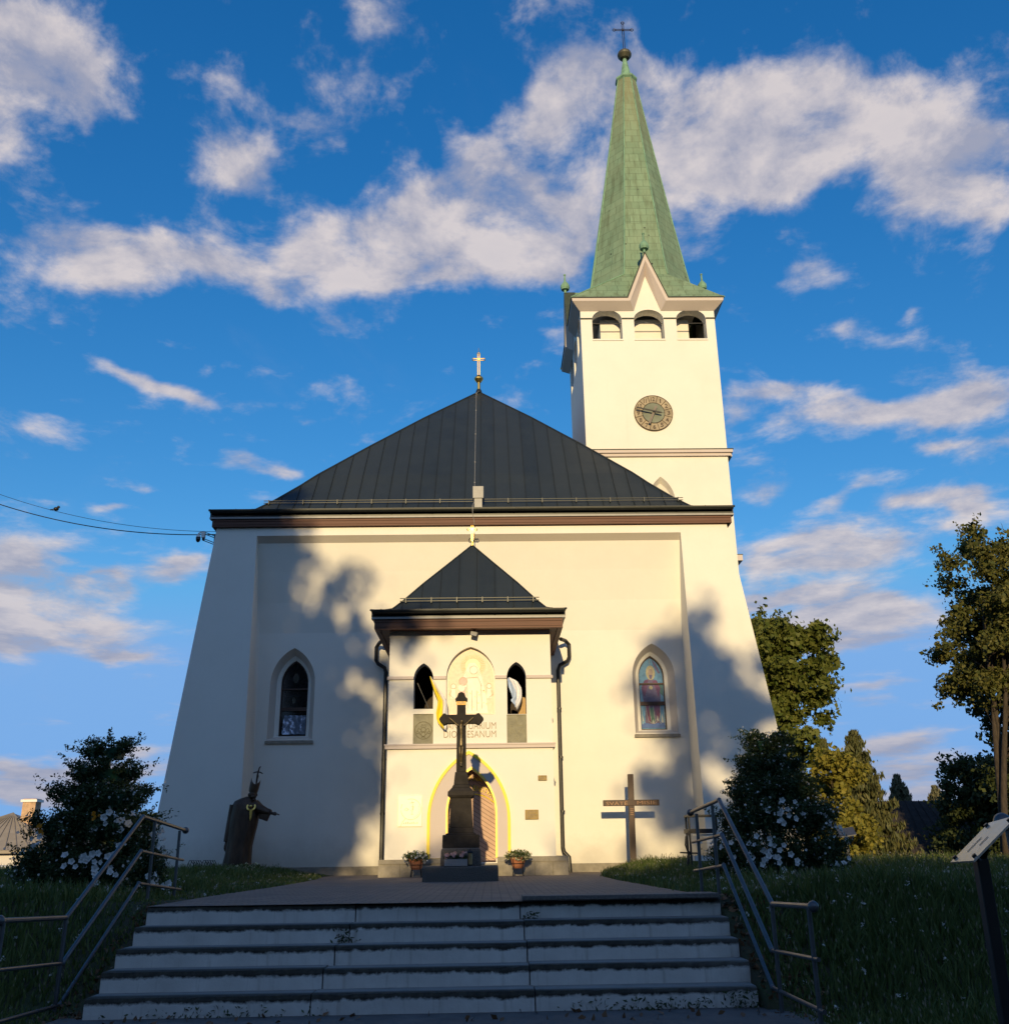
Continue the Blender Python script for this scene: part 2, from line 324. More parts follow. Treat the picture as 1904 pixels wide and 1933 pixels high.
def plaster(name, col, streak=.05, damp=False):
    m, nt, p = newmat(name); p.inputs['Roughness'].default_value = .9; p.inputs['Specular IOR Level'].default_value = .2
    n1 = noise_node(nt, .7, 5, .6); n2 = noise_node(nt, 1.0, 4, .65, sv=(2.2, 2.2, .25)); n3 = noise_node(nt, 14, 4, .6)
    c = ramp(nt, n1.outputs['Fac'], [(.3, tuple(v*.93 for v in col)), (.65, col)])
    c = mixc(nt, ramp(nt, n2.outputs['Fac'], [(.56, (0, 0, 0)), (.8, (streak*4,)*3)]), c, tuple(v*.8 for v in col))
    c = mixc(nt, ramp(nt, n3.outputs['Fac'], [(.35, (.25,)*3), (.6, (0, 0, 0))]), c, tuple(v*.93 for v in col))
    n4 = noise_node(nt, .35, 3, .5); c = mixc(nt, ramp(nt, n4.outputs['Fac'], [(.48, (0, 0, 0)), (.54, (.22,)*3)]), c, tuple(v*f for v, f in zip(col, (.95, .965, .99))))
    n5 = noise_node(nt, 1.3, 7, .75, sv=(3.0, 3.0, .12)); c = mixc(nt, ramp(nt, n5.outputs['Fac'], [(.62, (0, 0, 0)), (.74, (.20,)*3)]), c, tuple(v*.72 for v in col))
    if damp:
        t = nt.nodes.new('ShaderNodeTexCoord'); sp = nt.nodes.new('ShaderNodeSeparateXYZ'); nt.links.new(t.outputs['Object'], sp.inputs[0])
        nd = noise_node(nt, 2.2, 6, .7); ad = nt.nodes.new('ShaderNodeMath'); ad.operation = 'MULTIPLY_ADD'; nt.links.new(nd.outputs['Fac'], ad.inputs[0]); ad.inputs[1].default_value = -1.1; nt.links.new(sp.outputs[2], ad.inputs[2])
        mr = nt.nodes.new('ShaderNodeMapRange'); mr.inputs['From Min'].default_value = .45; mr.inputs['From Max'].default_value = -.35; mr.inputs['To Max'].default_value = .5; nt.links.new(ad.outputs[0], mr.inputs[0])
        c = mixc(nt, mr.outputs[0], c, (.46, .43, .36))
    nt.links.new(c, p.inputs['Base Color'])
    b1 = noise_node(nt, 90, 3, .7); b2 = noise_node(nt, 2.5, 3, .5)
    a = nt.nodes.new('ShaderNodeMath'); a.operation = 'MULTIPLY_ADD'; nt.links.new(b2.outputs['Fac'], a.inputs[0]); a.inputs[1].default_value = 2.5; nt.links.new(b1.outputs['Fac'], a.inputs[2])
    bump(nt, p, a.outputs[0], .35, .006); return m
M = {}
M['plaster'] = plaster('lime_plaster', (.80, .775, .71))
M['plasterbase'] = plaster('damp_foot_plaster', (.80, .775, .71), .05, True)
M['trim'] = plaster('taupe_trim_plaster', (.60, .53, .50), .03)
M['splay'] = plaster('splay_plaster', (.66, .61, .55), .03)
M['stone'] = simple('grey_stone', (.27, .245, .20), .85, var=.25, scale=5, bstr=.4, bscale=45, bdist=.01)
M['panelstone'] = simple('green_grey_stone', (.245, .235, .17), .85, var=.18, scale=9, bstr=.4, bscale=55, bdist=.006)
M['panelline'] = simple('carved_stone', (.16, .145, .085), .9, var=.15)
M['darkstone'] = simple('blackened_sandstone', (.019, .016, .014), .9, var=.5, scale=6, bstr=.6, bscale=35, bdist=.012)
M['speckle'] = simple('washed_concrete', (.11, .098, .085), .9, var=.5, scale=60, bstr=.7, bscale=90, bdist=.012)
M['bronze'] = simple('dark_bronze', (.062, .036, .022), .48, .35, var=.45, scale=7, bstr=.3, bscale=25, bdist=.01, sv=(1, 1, .35))
M['corpus'] = simple('dull_bronze', (.11, .085, .045), .45, .6, var=.4, scale=20)
M['goldold'] = simple('dull_gilding', (.34, .21, .05), .5, .5, var=.3, scale=20)
M['gold'] = simple('gilding', (.85, .55, .14), .28, 1.0, var=.12, scale=20, bstr=.1)
M['goldpaint'] = simple('gold_paint', (.80, .56, .10), .45, .25, var=.12)
M['yellow'] = simple('bright_yellow_paint', (.86, .66, .03), .5, var=.05)
M['black'] = simple('black_metal', (.018, .018, .02), .45, .3, var=.2)
M['pipe'] = simple('dark_downpipe', (.022, .022, .024), .38, .4, var=.15, bstr=.05)
M['steel'] = simple('painted_steel', (.105, .11, .12), .38, .55, var=.18, scale=12, bstr=.08)
M['wood'] = simple('brown_board', (.105, .036, .017), .6, var=.3, scale=4, bstr=.3, bscale=30, bdist=.004, sv=(.35, 6, 14))
M['crosswood'] = simple('dark_stained_wood', (.048, .021, .012), .55, var=.35, scale=6, bstr=.3, bscale=30, bdist=.004, sv=(6, 6, .5))
M['letter'] = simple('bronze_letter', (.15, .12, .095), .5, .3)
M['white'] = simple('white_paint', (.78, .77, .75), .5, var=.05)
M['ivory'] = simple('ivory_plaque', (.83, .80, .60), .35, var=.04, bstr=.05)
M['brass'] = simple('aged_brass', (.20, .14, .045), .55, .3, var=.3, scale=14)
M['terracotta'] = simple('terracotta', (.52, .20, .09), .75, var=.15)
M['greenpaint'] = simple('green_painted_wood', (.012, .075, .042), .55, var=.3)
M['soil'] = simple('dark_soil', (.045, .032, .022), 1.0, var=.45, scale=9, bstr=.8, bscale=25, bdist=.03)
M['dark'] = simple('dark_interior', (.05, .038, .03), .9, var=.2)
M['bark'] = simple('bark', (.105, .078, .055), .95, var=.45, scale=5, bstr=.9, bscale=18, bdist=.03, sv=(3, 3, .6))
M['flagyellow'] = simple('yellow_flag_cloth', (.85, .66, .03), .8, var=.06, bstr=.1)
M['flagwhite'] = simple('white_flag_cloth', (.72, .72, .75), .8, var=.05, bstr=.1)
M['flagblue'] = simple('pale_blue_flag_cloth', (.42, .53, .74), .8, var=.06, bstr=.1)
M['doorwood'] = simple('pale_door_plank', (.50, .32, .22), .55, var=.14, scale=3, bstr=.2, bscale=40, bdist=.003)
M['doorgap'] = simple('door_gap', (.085, .05, .03), .8)
M['rubber'] = simple('grey_plastic', (.30, .30, .30), .5, var=.1)
M['glassdark'] = simple('dark_window_glass', (.012, .012, .014), .06, var=.3, bstr=.02, bscale=6)
def roofmat():
    m, nt, p = newmat('anthracite_sheet'); p.inputs['Roughness'].default_value = .48; p.inputs['Metallic'].default_value = .1
    n = noise_node(nt, 1.2, 5, .6); n2 = noise_node(nt, 3, 3, .6, sv=(5, .5, .5))
    c = ramp(nt, n.outputs['Fac'], [(.3, (.019, .0265, .032)), (.7, (.027, .036, .041))])
    tcx = nt.nodes.new('ShaderNodeTexCoord'); spx = nt.nodes.new('ShaderNodeSeparateXYZ'); nt.links.new(tcx.outputs['Object'], spx.inputs[0])
    fl_ = nt.nodes.new('ShaderNodeMath'); fl_.operation = 'MULTIPLY_ADD'; nt.links.new(spx.outputs[0], fl_.inputs[0]); fl_.inputs[1].default_value = 1/.462; fl_.inputs[2].default_value = .68
    f2 = nt.nodes.new('ShaderNodeMath'); f2.operation = 'FLOOR'; nt.links.new(fl_.outputs[0], f2.inputs[0]); wn_ = nt.nodes.new('ShaderNodeTexWhiteNoise'); wn_.noise_dimensions = '1D'; nt.links.new(f2.outputs[0], wn_.inputs['W'])
    c = mixc(nt, ramp(nt, wn_.outputs['Value'], [(0, (0, 0, 0)), (1, (.55,)*3)]), c, (.036, .045, .049))
    c = mixc(nt, ramp(nt, n2.outputs['Fac'], [(.6, (0, 0, 0)), (.8, (.35,)*3)]), c, (.045, .05, .055))
    nt.links.new(c, p.inputs['Base Color']); b = noise_node(nt, 1.6, 2, .5); bump(nt, p, b.outputs['Fac'], .25, .03); return m
M['roof'] = roofmat()
M['gutter'] = simple('gutter_sheet', (.024, .028, .028), .42, .25, var=.15, bstr=.05)
def coppermat():
    m, nt, p = newmat('verdigris_copper'); p.inputs['Roughness'].default_value = .75
    tc = nt.nodes.new('ShaderNodeUVMap')
    br = nt.nodes.new('ShaderNodeTexBrick'); nt.links.new(tc.outputs[0], br.inputs['Vector'])
    br.inputs['Scale'].default_value = 1.0; br.inputs['Brick Width'].default_value = .52; br.inputs['Row Height'].default_value = .36; br.inputs['Mortar Size'].default_value = .012
    br.inputs['Mortar Smooth'].default_value = .2; br.inputs['Bias'].default_value = 0
    br.inputs['Color1'].default_value = (.145, .235, .15, 1); br.inputs['Color2'].default_value = (.195, .30, .195, 1); br.inputs['Mortar'].default_value = (.075, .12, .075, 1); br.offset_frequency = 2; br.squash = .8; br.squash_frequency = 3
    n = noise_node(nt, 1.0, 6, .65); n2 = noise_node(nt, 1.3, 5, .7, sv=(3.5, 3.5, .35))
    c = mixc(nt, ramp(nt, n.outputs['Fac'], [(.35, (0, 0, 0)), (.75, (.6,)*3)]), br.outputs['Color'], (.235, .30, .19))
    c = mixc(nt, ramp(nt, n2.outputs['Fac'], [(.48, (0, 0, 0)), (.72, (.75,)*3)]), c, (.09, .115, .06))
    # brown bare copper towards the tip
    g = nt.nodes.new('ShaderNodeTexCoord'); sp = nt.nodes.new('ShaderNodeSeparateXYZ'); nt.links.new(g.outputs['Object'], sp.inputs[0])
    mr = nt.nodes.new('ShaderNodeMapRange'); mr.inputs['From Min'].default_value = 28.0; mr.inputs['From Max'].default_value = 33.0; nt.links.new(sp.outputs[2], mr.inputs[0])
    mu = nt.nodes.new('ShaderNodeMath'); mu.operation = 'MULTIPLY'; nt.links.new(mr.outputs[0], mu.inputs[0]); nt.links.new(n2.outputs['Fac'], mu.inputs[1])
    c = mixc(nt, mu.outputs[0], c, (.23, .20, .10))
    # torn / missing sheets
    v = nt.nodes.new('ShaderNodeTexVoronoi'); v.inputs['Scale'].default_value = 2.1; nt.links.new(g.outputs['Object'], v.inputs['Vector'])
    hole = ramp(nt, v.outputs['Distance'], [(.075, (1, 1, 1)), (.10, (0, 0, 0))])
    zc = nt.nodes.new('ShaderNodeMapRange'); zc.inputs['From Min'].default_value = 28.5; zc.inputs['From Max'].default_value = 23.0; nt.links.new(sp.outputs[2], zc.inputs[0])
    mm = nt.nodes.new('ShaderNodeMath'); mm.operation = 'MULTIPLY'; nt.links.new(hole, mm.inputs[0]); nt.links.new(zc.outputs[0], mm.inputs[1])
    c = mixc(nt, mm.outputs[0], c, (.012, .014, .01))
    nt.links.new(c, p.inputs['Base Color']); bump(nt, p, br.outputs['Fac'], -.5, .02); return m
M['copper'] = coppermat()
M['copperplain'] = simple('verdigris_sheet', (.17, .31, .21), .75, var=.3, scale=3, bstr=.2)
M['coppercap'] = simple('dark_copper_flashing', (.035, .05, .038), .7, var=.3)
def pavemat():
    m, nt, p = newmat('concrete_pavers'); p.inputs['Roughness'].default_value = .85
    t = nt.nodes.new('ShaderNodeTexCoord'); br = nt.nodes.new('ShaderNodeTexBrick'); nt.links.new(t.outputs['Object'], br.inputs['Vector'])
    br.inputs['Scale'].default_value = 1; br.inputs['Brick Width'].default_value = .22; br.inputs['Row Height'].default_value = .16; br.inputs['Mortar Size'].default_value = .008
    br.inputs['Color1'].default_value = (.165, .128, .105, 1); br.inputs['Color2'].default_value = (.225, .175, .145, 1); br.inputs['Mortar'].default_value = (.055, .045, .04, 1)
    n = noise_node(nt, .8, 6, .65); c = mixc(nt, ramp(nt, n.outputs['Fac'], [(.4, (0, 0, 0)), (.75, (.5,)*3)]), br.outputs['Color'], (.10, .09, .085))
    nt.links.new(c, p.inputs['Base Color']); bump(nt, p, br.outputs['Fac'], -.6, .012); return m
M['pavers'] = pavemat()
def stepmat():
    m, nt, p = newmat('worn_step_concrete'); p.inputs['Roughness'].default_value = .85
    t = nt.nodes.new('ShaderNodeTexCoord'); sp = nt.nodes.new('ShaderNodeSeparateXYZ'); nt.links.new(t.outputs['Object'], sp.inputs[0])
    n = noise_node(nt, 2.2, 5, .6); n2 = noise_node(nt, 14, 6, .7); n3 = noise_node(nt, 3.0, 4, .7, sv=(4, 4, .3))
    base = ramp(nt, n.outputs['Fac'], [(.3, (.52, .50, .465)), (.7, (.68, .66, .62))])
    base = mixc(nt, ramp(nt, n3.outputs['Fac'], [(.55, (0, 0, 0)), (.75, (.55,)*3)]), base, (.24, .20, .15))
    # moss and dirt cling to the nosing and its upper edge, ragged lower line
    e = nt.nodes.new('ShaderNodeMath'); e.operation = 'MULTIPLY_ADD'; nt.links.new(n2.outputs['Fac'], e.inputs[0]); e.inputs[1].default_value = -.075
    e0 = nt.nodes.new('ShaderNodeMath'); e0.operation = 'MULTIPLY_ADD'; nt.links.new(n.outputs['Fac'], e0.inputs[0]); e0.inputs[1].default_value = .09; nt.links.new(sp.outputs[2], e0.inputs[2]); nt.links.new(e0.outputs[0], e.inputs[2])
    mo = nt.nodes.new('ShaderNodeMapRange'); mo.inputs['From Min'].default_value = .115; mo.inputs['From Max'].default_value = .14; nt.links.new(e.outputs[0], mo.inputs[0])
    top = nt.nodes.new('ShaderNodeMapRange'); top.inputs['From Min'].default_value = .05; top.inputs['From Max'].default_value = .16
    top.inputs['To Min'].default_value = 1.0; top.inputs['To Max'].default_value = .62; nt.links.new(sp.outputs[1], top.inputs[0])
    mm = nt.nodes.new('ShaderNodeMath'); mm.operation = 'MULTIPLY'; nt.links.new(mo.outputs[0], mm.inputs[0]); nt.links.new(top.outputs[0], mm.inputs[1])
    mossc = ramp(nt, n2.outputs['Fac'], [(.35, (.018, .017, .014)), (.7, (.055, .052, .036))])
    c = mixc(nt, mm.outputs[0], base, mossc)
    nt.links.new(c, p.inputs['Base Color']); bump(nt, p, n2.outputs['Fac'], .6, .012); return m
M['step'] = stepmat()
M['slab'] = simple('granite_slab', (.13, .12, .11), .8, var=.35, scale=40, bstr=.3)
def leafmat(name, a, b, trans=.35, rough=.6):
    m, nt, p = newmat(name)
    g = nt.nodes.new('ShaderNodeNewGeometry'); c = ramp(nt, g.outputs['Random Per Island'], [(0, a), (1, b)])
    p.inputs['Roughness'].default_value = rough; p.inputs['Specular IOR Level'].default_value = .3
    nt.links.new(c, p.inputs['Base Color'])
    tr = nt.nodes.new('ShaderNodeBsdfTranslucent'); nt.links.new(c, tr.inputs[0])
    mx = nt.nodes.new('ShaderNodeMixShader'); mx.inputs[0].default_value = trans
    nt.links.new(p.outputs[0], mx.inputs[1]); nt.links.new(tr.outputs[0], mx.inputs[2]); nt.links.new(mx.outputs[0], nt.nodes['Material Output'].inputs[0]); return m
M['lime'] = leafmat('lime_leaf', (.065, .082, .018), (.165, .15, .036))
M['oak'] = leafmat('broadleaf', (.075, .105, .016), (.165, .175, .038))
M['yellowleaf'] = leafmat('yellow_green_leaf', (.15, .155, .025), (.30, .255, .045))
M['spruce'] = leafmat('spruce_needle', (.060, .075, .030), (.14, .135, .05), .2)
M['bluespruce'] = leafmat('pale_spruce_needle', (.11, .12, .07), (.21, .19, .11), .15)
M['willow'] = leafmat('dark_shrub_leaf', (.03, .05, .018), (.085, .10, .03), .3)
M['petunia'] = leafmat('petunia_leaf', (.022, .040, .014), (.065, .095, .03), .25)
M['potleaf'] = leafmat('pot_leaf', (.05, .085, .02), (.13, .16, .045), .3)
M['grass'] = leafmat('grass_blade', (.055, .092, .022), (.14, .175, .05), .3)
M['seed'] = leafmat('seed_head', (.17, .16, .10), (.36, .34, .25), .3)
M['petal'] = leafmat('white_petal', (.70, .70, .70), (.82, .82, .80), .3)
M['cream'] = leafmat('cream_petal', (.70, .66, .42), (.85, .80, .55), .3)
M['orange'] = leafmat('orange_petal', (.75, .28, .02), (.85, .38, .03), .2)
M['pink'] = leafmat('dull_pink_petal', (.55, .28, .26), (.72, .48, .44), .2)
M['drylitter'] = leafmat('dead_leaf', (.10, .052, .025), (.22, .12, .06), .1)
M['cloverw'] = leafmat('white_flowerhead', (.5, .5, .46), (.75, .75, .7), .2)
def glasspane(name, col, rough=.12):
    m, nt, p = newmat(name); p.inputs['Roughness'].default_value = rough; p.inputs['Specular IOR Level'].default_value = .7
    n = noise_node(nt, 12, 4, .6); c = ramp(nt, n.outputs['Fac'], [(.3, tuple(v*.75 for v in col)), (.7, tuple(min(1, v*1.2) for v in col))])
    nt.links.new(c, p.inputs['Base Color']); b = noise_node(nt, 9, 2, .5); bump(nt, p, b.outputs['Fac'], .1, .01); return m

rng = np.random.default_rng(7); random.seed(7)
def unit(a): return a/np.maximum(np.linalg.norm(a, axis=-1, keepdims=True), 1e-9)
def leaves(centers, size, nrm=None, aspect=.62, droop=None, jitter=.35):
    n = len(centers); d = unit(rng.normal(size=(n, 3)))
    if droop is not None: d = unit(d*(1-droop) + np.array([0, 0, -1.])*droop*1.5)
    nn = unit(rng.normal(size=(n, 3)) + (0 if nrm is None else nrm*1.4))
    s = unit(np.cross(d, nn)); nn = np.cross(s, d)
    L = size*(1 + jitter*(rng.random((n, 1))*2-1)); W = L*aspect/2
    a = centers - d*L/2; c = centers + d*L/2; b = centers + s*W + nn*L*.08; e = centers - s*W + nn*L*.08
    v = np.stack([a, b, c, e], 1).reshape(-1, 3); return v, np.arange(4*n).reshape(-1, 4)
def clump_pts(c, r, n, flat=.8):
    d = unit(rng.normal(size=(n, 3))); rad = rng.random((n, 1))**.45
    p = d*rad*r; p[:, 2] *= flat; return p + c, d
# ------------------------------------------------------------------ ground
def sstep(a, b, x):
    t = np.clip((x-a)/(b-a), 0, 1); return t*t*(3-2*t)
def ground_z(x, y):
    x = np.asarray(x, float); y = np.asarray(y, float)
    s0 = np.where(x > -.6, 9.5, 10.3); s1 = np.where(x > -.6, 11.5, 12.5)
    z = -.90 + .90*np.clip((y-s0)/(s1-s0), 0, 1)
    wide = sstep(3.2, 9.0, np.abs(x+.6)-3.0)
    zw = -.90 + .90*sstep(7.0, 12.5, y)
    z = z*(1-wide) + zw*wide
    z = z + .13*sstep(15, 23, y)*sstep(3.2, 6.0, np.abs(x+.6))*(1-sstep(30, 40, y))*(1-.9*sstep(6.5, 10, x))
    z = z - 1.6*sstep(34, 75, y)
    z = z + .03*np.sin(x*1.3+y*.7)*sstep(3.4, 5, np.abs(x+.6))
    pit = (x > -3.66) & (x < 2.46) & (y > 9.7) & (y < 11.6)
    z = np.where(pit, -1.05, z); z = np.where((x > -3.9) & (x < 2.7) & (y <= 9.7), np.minimum(z, -.9), z)
    z = np.where((y > 13) & (y < 40) & (np.abs(x+.6) < 3.2), -.012, z)
    return z
def build_ground():
    xs = np.unique(np.concatenate([np.arange(-30, 36, .6), np.arange(-8, 8, .25), [-3.67, -3.65, 2.45, 2.47], np.arange(-300, 320, 20.)]))
    ys = np.unique(np.concatenate([np.arange(-60, 60, 2.), np.arange(4, 28, .25), [9.69, 9.71, 11.59, 11.61], np.arange(60, 900, 30.)]))
    X, Y_ = np.meshgrid(xs, ys); Z = ground_z(X, Y_)
    v = np.stack([X, Y_, Z], -1).reshape(-1, 3); nx = len(xs); ny = len(ys)
    i, j = np.meshgrid(np.arange(nx-1), np.arange(ny-1)); a = (j*nx+i).ravel()
    q = np.stack([a, a+1, a+1+nx, a+nx], 1)
    m, nt, p = newmat('turf_soil'); p.inputs['Roughness'].default_value = 1
    n = noise_node(nt, 1.6, 6, .65); n2 = noise_node(nt, 9, 5, .7)
    c = ramp(nt, n.outputs['Fac'], [(.35, (.045, .036, .022)), (.62, (.04, .055, .018))])
    c = mixc(nt, ramp(nt, n2.outputs['Fac'], [(.5, (0, 0, 0)), (.7, (.6,)*3)]), c, (.075, .055, .033))
    nt.links.new(c, p.inputs['Base Color']); bump(nt, p, n2.outputs['Fac'], .8, .03)
    o = npmesh('ground', v, q, m); o['kind'] = 'structure'; return o
build_ground()
pv = MB()
pl = [(-3.65, 11.15), (-3.72, 14.0), (-3.68, 17.8), (-3.75, 21), (-4.0, 24.0), (-4.3, 26.0), (-4.3, 27.3)]; prr = [(2.46, 11.15), (2.4, 14), (2.3, 19), (2.35, 22), (2.7, 24.6), (3.1, 26), (3.1, 27.3)]
loop = pl[::-1] + prr
pv.add([(x, y, .004) for x, y in loop], [tuple(range(len(loop)))])
o = pv.build('pavement', M['pavers']); o['kind'] = 'structure'
lp = MB(); lp.add([(-4.6, -8, -.868), (2.9, -8, -.868), (2.75, 9.85, -.868), (-3.9, 9.85, -.868)], [(0, 1, 2, 3)])
mm_, nt_, p_ = newmat('worn_asphalt'); p_.inputs['Roughness'].default_value = .9
n_ = noise_node(nt_, 3, 6, .7); nt_.links.new(ramp(nt_, n_.outputs['Fac'], [(.3, (.075, .072, .07)), (.7, (.13, .125, .12))]), p_.inputs['Base Color']); n2_ = noise_node(nt_, 70, 3, .6); bump(nt_, p_, n2_.outputs['Fac'], .5, .01)
o = lp.build('path', mm_); o['kind'] = 'structure'

# ------------------------------------------------------------------ stairs
st = thing('staircase', 'wide flight of five pale concrete steps with mossy black edges in the foreground', 'stairs', (-.6, 9.8, -.87))
RISE, TREAD = .174, .35
for i in range(5):
    z0 = -.87 + RISE*i; y0 = 9.8 + TREAD*i; b = MB()
    xs_ = [-3.65 + random.uniform(-.02, .02), -1.62 + i*.045 + random.uniform(-.03, .03), .38 - i*.02 + random.uniform(-.03, .03), 2.45 + random.uniform(-.02, .02)]
    for k in range(3):
        xa, xb = xs_[k] + (.006 if k else 0), xs_[k+1] - (.006 if k < 2 else 0); dz = random.uniform(-.006, .006); dy = random.uniform(-.008, .008)
        ya = y0 + .02*(xa+.6) + dy; yb = y0 + .02*(xb+.6) + dy; nseg = 26
        # worn, irregular front edge
        vs = []; n_ = nseg+1
        for j in range(n_):
            u = j/nseg; x = xa + (xb-xa)*u; yy = ya + (yb-ya)*u
            w1 = random.uniform(0, .012); w2 = random.uniform(0, .010) + (.025 if random.random() < .05 else 0)
            vs += [(x, yy, z0-.03), (x, yy + random.uniform(0, .004), z0+RISE-.03-w2), (x, yy + .012 + w1, z0+RISE-.004+dz-w2*.4), (x, yy+.05, z0+RISE+dz), (x, yy+TREAD+.06, z0+RISE+dz), (x, yy+TREAD+.06, z0-.03)]
        fs = []
        for j in range(nseg):
            for q in range(5): fs.append((j*6+q, (j+1)*6+q, (j+1)*6+q+1, j*6+q+1))
        fs += [tuple(range(5, -1, -1)), tuple((nseg)*6+q for q in range(6))]
        b.add(vs, fs)
    b.build('step', M['step'], st, origin=(-.6, y0, z0))
b = MB(); b.box(.33, 2.44, 11.15+.02, 11.62, .008, .055); b.build('coping_slab', M['slab'], st, bevel=.008)

# ------------------------------------------------------------------ church
NV, PF, TF = 27.2, 24.0, 32.2
ch = thing('church', 'white rendered church with dark sheet roof, porch and a clock tower under a green spire', 'church', (-.4, 27.2, 0))
# nave wall with battered corner piers
b = MB()
ZS = 9.09; XL0, XL1 = -6.57, -6.32; XR0, XR1 = 5.48, 5.44
winL = dict(o=pointed(-6.10, -4.86, 3.50, 5.04, 6.03), m=pointed(-5.98, -5.02, 3.60, 5.05, 5.86), i=pointed(-5.87, -5.11, 3.63, 5.09, 5.74))
winR = dict(o=pointed(3.99, 5.18, 3.56, 5.14, 6.05), m=pointed(4.12, 5.03, 3.66, 5.16, 5.88), i=pointed(4.21, 4.94, 3.69, 5.19, 5.77))
ZC, YC = 6.45, NV-.6
mixx = lambda a, c, z: a+(c-a)*z/ZS
b.wall([(XL1, 0), (XR1, 0), (mixx(XR1, XR0, ZC), ZC), (mixx(XL1, XL0, ZC), ZC)], [winL['o'], winR['o']], NV)
b.add([(mixx(XL1, XL0, ZC), NV, ZC), (mixx(XR1, XR0, ZC), NV, ZC), (XR0, NV-.14, 7.3), (XL0, NV-.14, 7.3), (XR0, NV-.36, 8.15), (XL0, NV-.36, 8.15), (XR0, YC, 8.93), (XL0, YC, 8.93)], [(0, 1, 2, 3), (3, 2, 4, 5), (5, 4, 6, 7)])
ty, by = NV-.8, NV-1.35
ZT = 9.52
# piers (front face leans out towards the foot)
def pier(xi0, xi1, xo0, xo1):
    y_at = lambda z: by + (ty-by)*(z/ZT)
    b.add([(xi1, y_at(0), 0), (xo1, y_at(0), 0), (xo0, ty, ZT), (xi0, ty, ZT), (xi0, y_at(ZS), ZS), (xi1, NV, 0), (xi0, YC, ZS), (mixx(xi1, xi0, ZC), NV, ZC), (xi0, NV-.14, 7.3), (xi0, NV-.36, 8.15), (xi0, YC, 8.93)],
          [(0, 1, 2, 3, 4), (0, 4, 6, 10, 9, 8, 7, 5)])
    b.add([(xo1, y_at(0), 0), (xo0, ty, ZT), (xo0, 56, ZT), (xo1, 56, 0)], [(0, 1, 2, 3)])
pier(XL0, XL1, -7.71, -8.60); pier(XR0, XR1, 6.80, 8.05)
b.add([(XL0, ty-.02, ZS), (XR0, ty-.02, ZS), (XR0, ty, ZT), (XL0, ty, ZT)], [(0, 1, 2, 3)])
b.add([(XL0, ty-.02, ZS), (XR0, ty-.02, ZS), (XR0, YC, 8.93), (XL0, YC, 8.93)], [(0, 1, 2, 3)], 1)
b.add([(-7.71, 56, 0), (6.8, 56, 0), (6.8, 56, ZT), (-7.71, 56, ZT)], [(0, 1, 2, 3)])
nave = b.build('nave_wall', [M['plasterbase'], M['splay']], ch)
for xa, xb in ((-6.3, -2.55), (1.6, 5.45)):
    b = MB(); b.box(xa, xb, NV-.08, NV+.05, -.1, .22); b.build('plinth', M['stone'], nave, bevel=.012)
# grooves: fine vertical crack and lightning cable
def window(par_name, W, label, dark, sill_z, xl, xr):
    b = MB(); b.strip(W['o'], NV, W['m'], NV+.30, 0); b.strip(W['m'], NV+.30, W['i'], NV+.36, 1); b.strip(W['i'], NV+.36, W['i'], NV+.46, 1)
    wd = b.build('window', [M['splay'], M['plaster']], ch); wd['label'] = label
    b = MB(); p0, p1 = xl-.04, xr+.04
    b.hexa([(p0, NV-.06, sill_z-.12), (p1, NV-.06, sill_z-.12), (p1-.2, NV+.44, sill_z-.05), (p0+.2, NV+.44, sill_z-.05), (p0, NV-.06, sill_z-.04), (p1, NV-.06, sill_z-.04), (p1-.2, NV+.44, sill_z+.13), (p0+.2, NV+.44, sill_z+.13)])
    b.build('sill', M['stone'], wd, bevel=.01)
    I = W['i']; xs_ = [p[0] for p in I]; zs_ = [p[1] for p in I]; xm = (min(xs_)+max(xs_))/2; x0, x1 = min(xs_), max(xs_); zb = min(zs_); za = max(zs_)
    sh = [(xm+(x-xm)*.93, zb+.03+(z-zb)*.965) for x, z in I]
    b = MB(); b.wall(I, [sh], NV+.42); b.strip(sh, NV+.42, sh, NV+.47)
    for fz in ((.355, .05), (.62, .02)):
        z = zb + (za-zb)*fz[0]; b.box(x0+.02, x1-.02, NV+.415, NV+.45, z-fz[1], z+fz[1])
    b.build('frame', M['crosswood'], wd)
    return wd, sh, xm, x0, x1, zb, za
GL = {k: glasspane('glass_'+k, c) for k, c in dict(blue=(.13, .27, .42), cobalt=(.10, .16, .36), wine=(.17, .07, .12), mauve=(.15, .12, .19), green=(.09, .17, .14), skin=(.33, .26, .19), halo=(.40, .36, .20), lead=(.42, .43, .40)).items()}
wr, sh, xm, x0, x1, zb, za = window('w', winR, 'stained glass window with a haloed saint, sunlit', False, 3.56, 3.99, 5.18)
yg = NV+.462
b = MB(); names = list(GL); mi = {k: i for i, k in enumerate(names)}
def gpoly(b, pts, k, d): b.add([(xm+x*.365, yg-d, zb+z*(za-zb)) for x, z in pts], [tuple(range(len(pts)))], mi[k])
b.wall(sh, [], yg, mi['blue'])
gpoly(b, [(-.9, .03), (.9, .03), (.9, .10), (.4, .13), (.1, .09), (-.3, .12), (-.6, .10), (-.9, .08)], 'cobalt', .002)
gpoly(b, [(-.62, .10), (-.1, .08), (.5, .10), (.62, .3), (.66, .42), (.72, .58), (.45, .67), (-.05, .70), (-.5, .67), (-.78, .58), (-.68, .42), (-.55, .3)], 'mauve', .003)
gpoly(b, [(-.78, .56), (-.5, .67), (-.2, .68), (-.35, .55), (-.55, .44)], 'wine', .005); gpoly(b, [(.72, .56), (.42, .67), (.1, .66), (.35, .55), (.5, .44)], 'wine', .005)
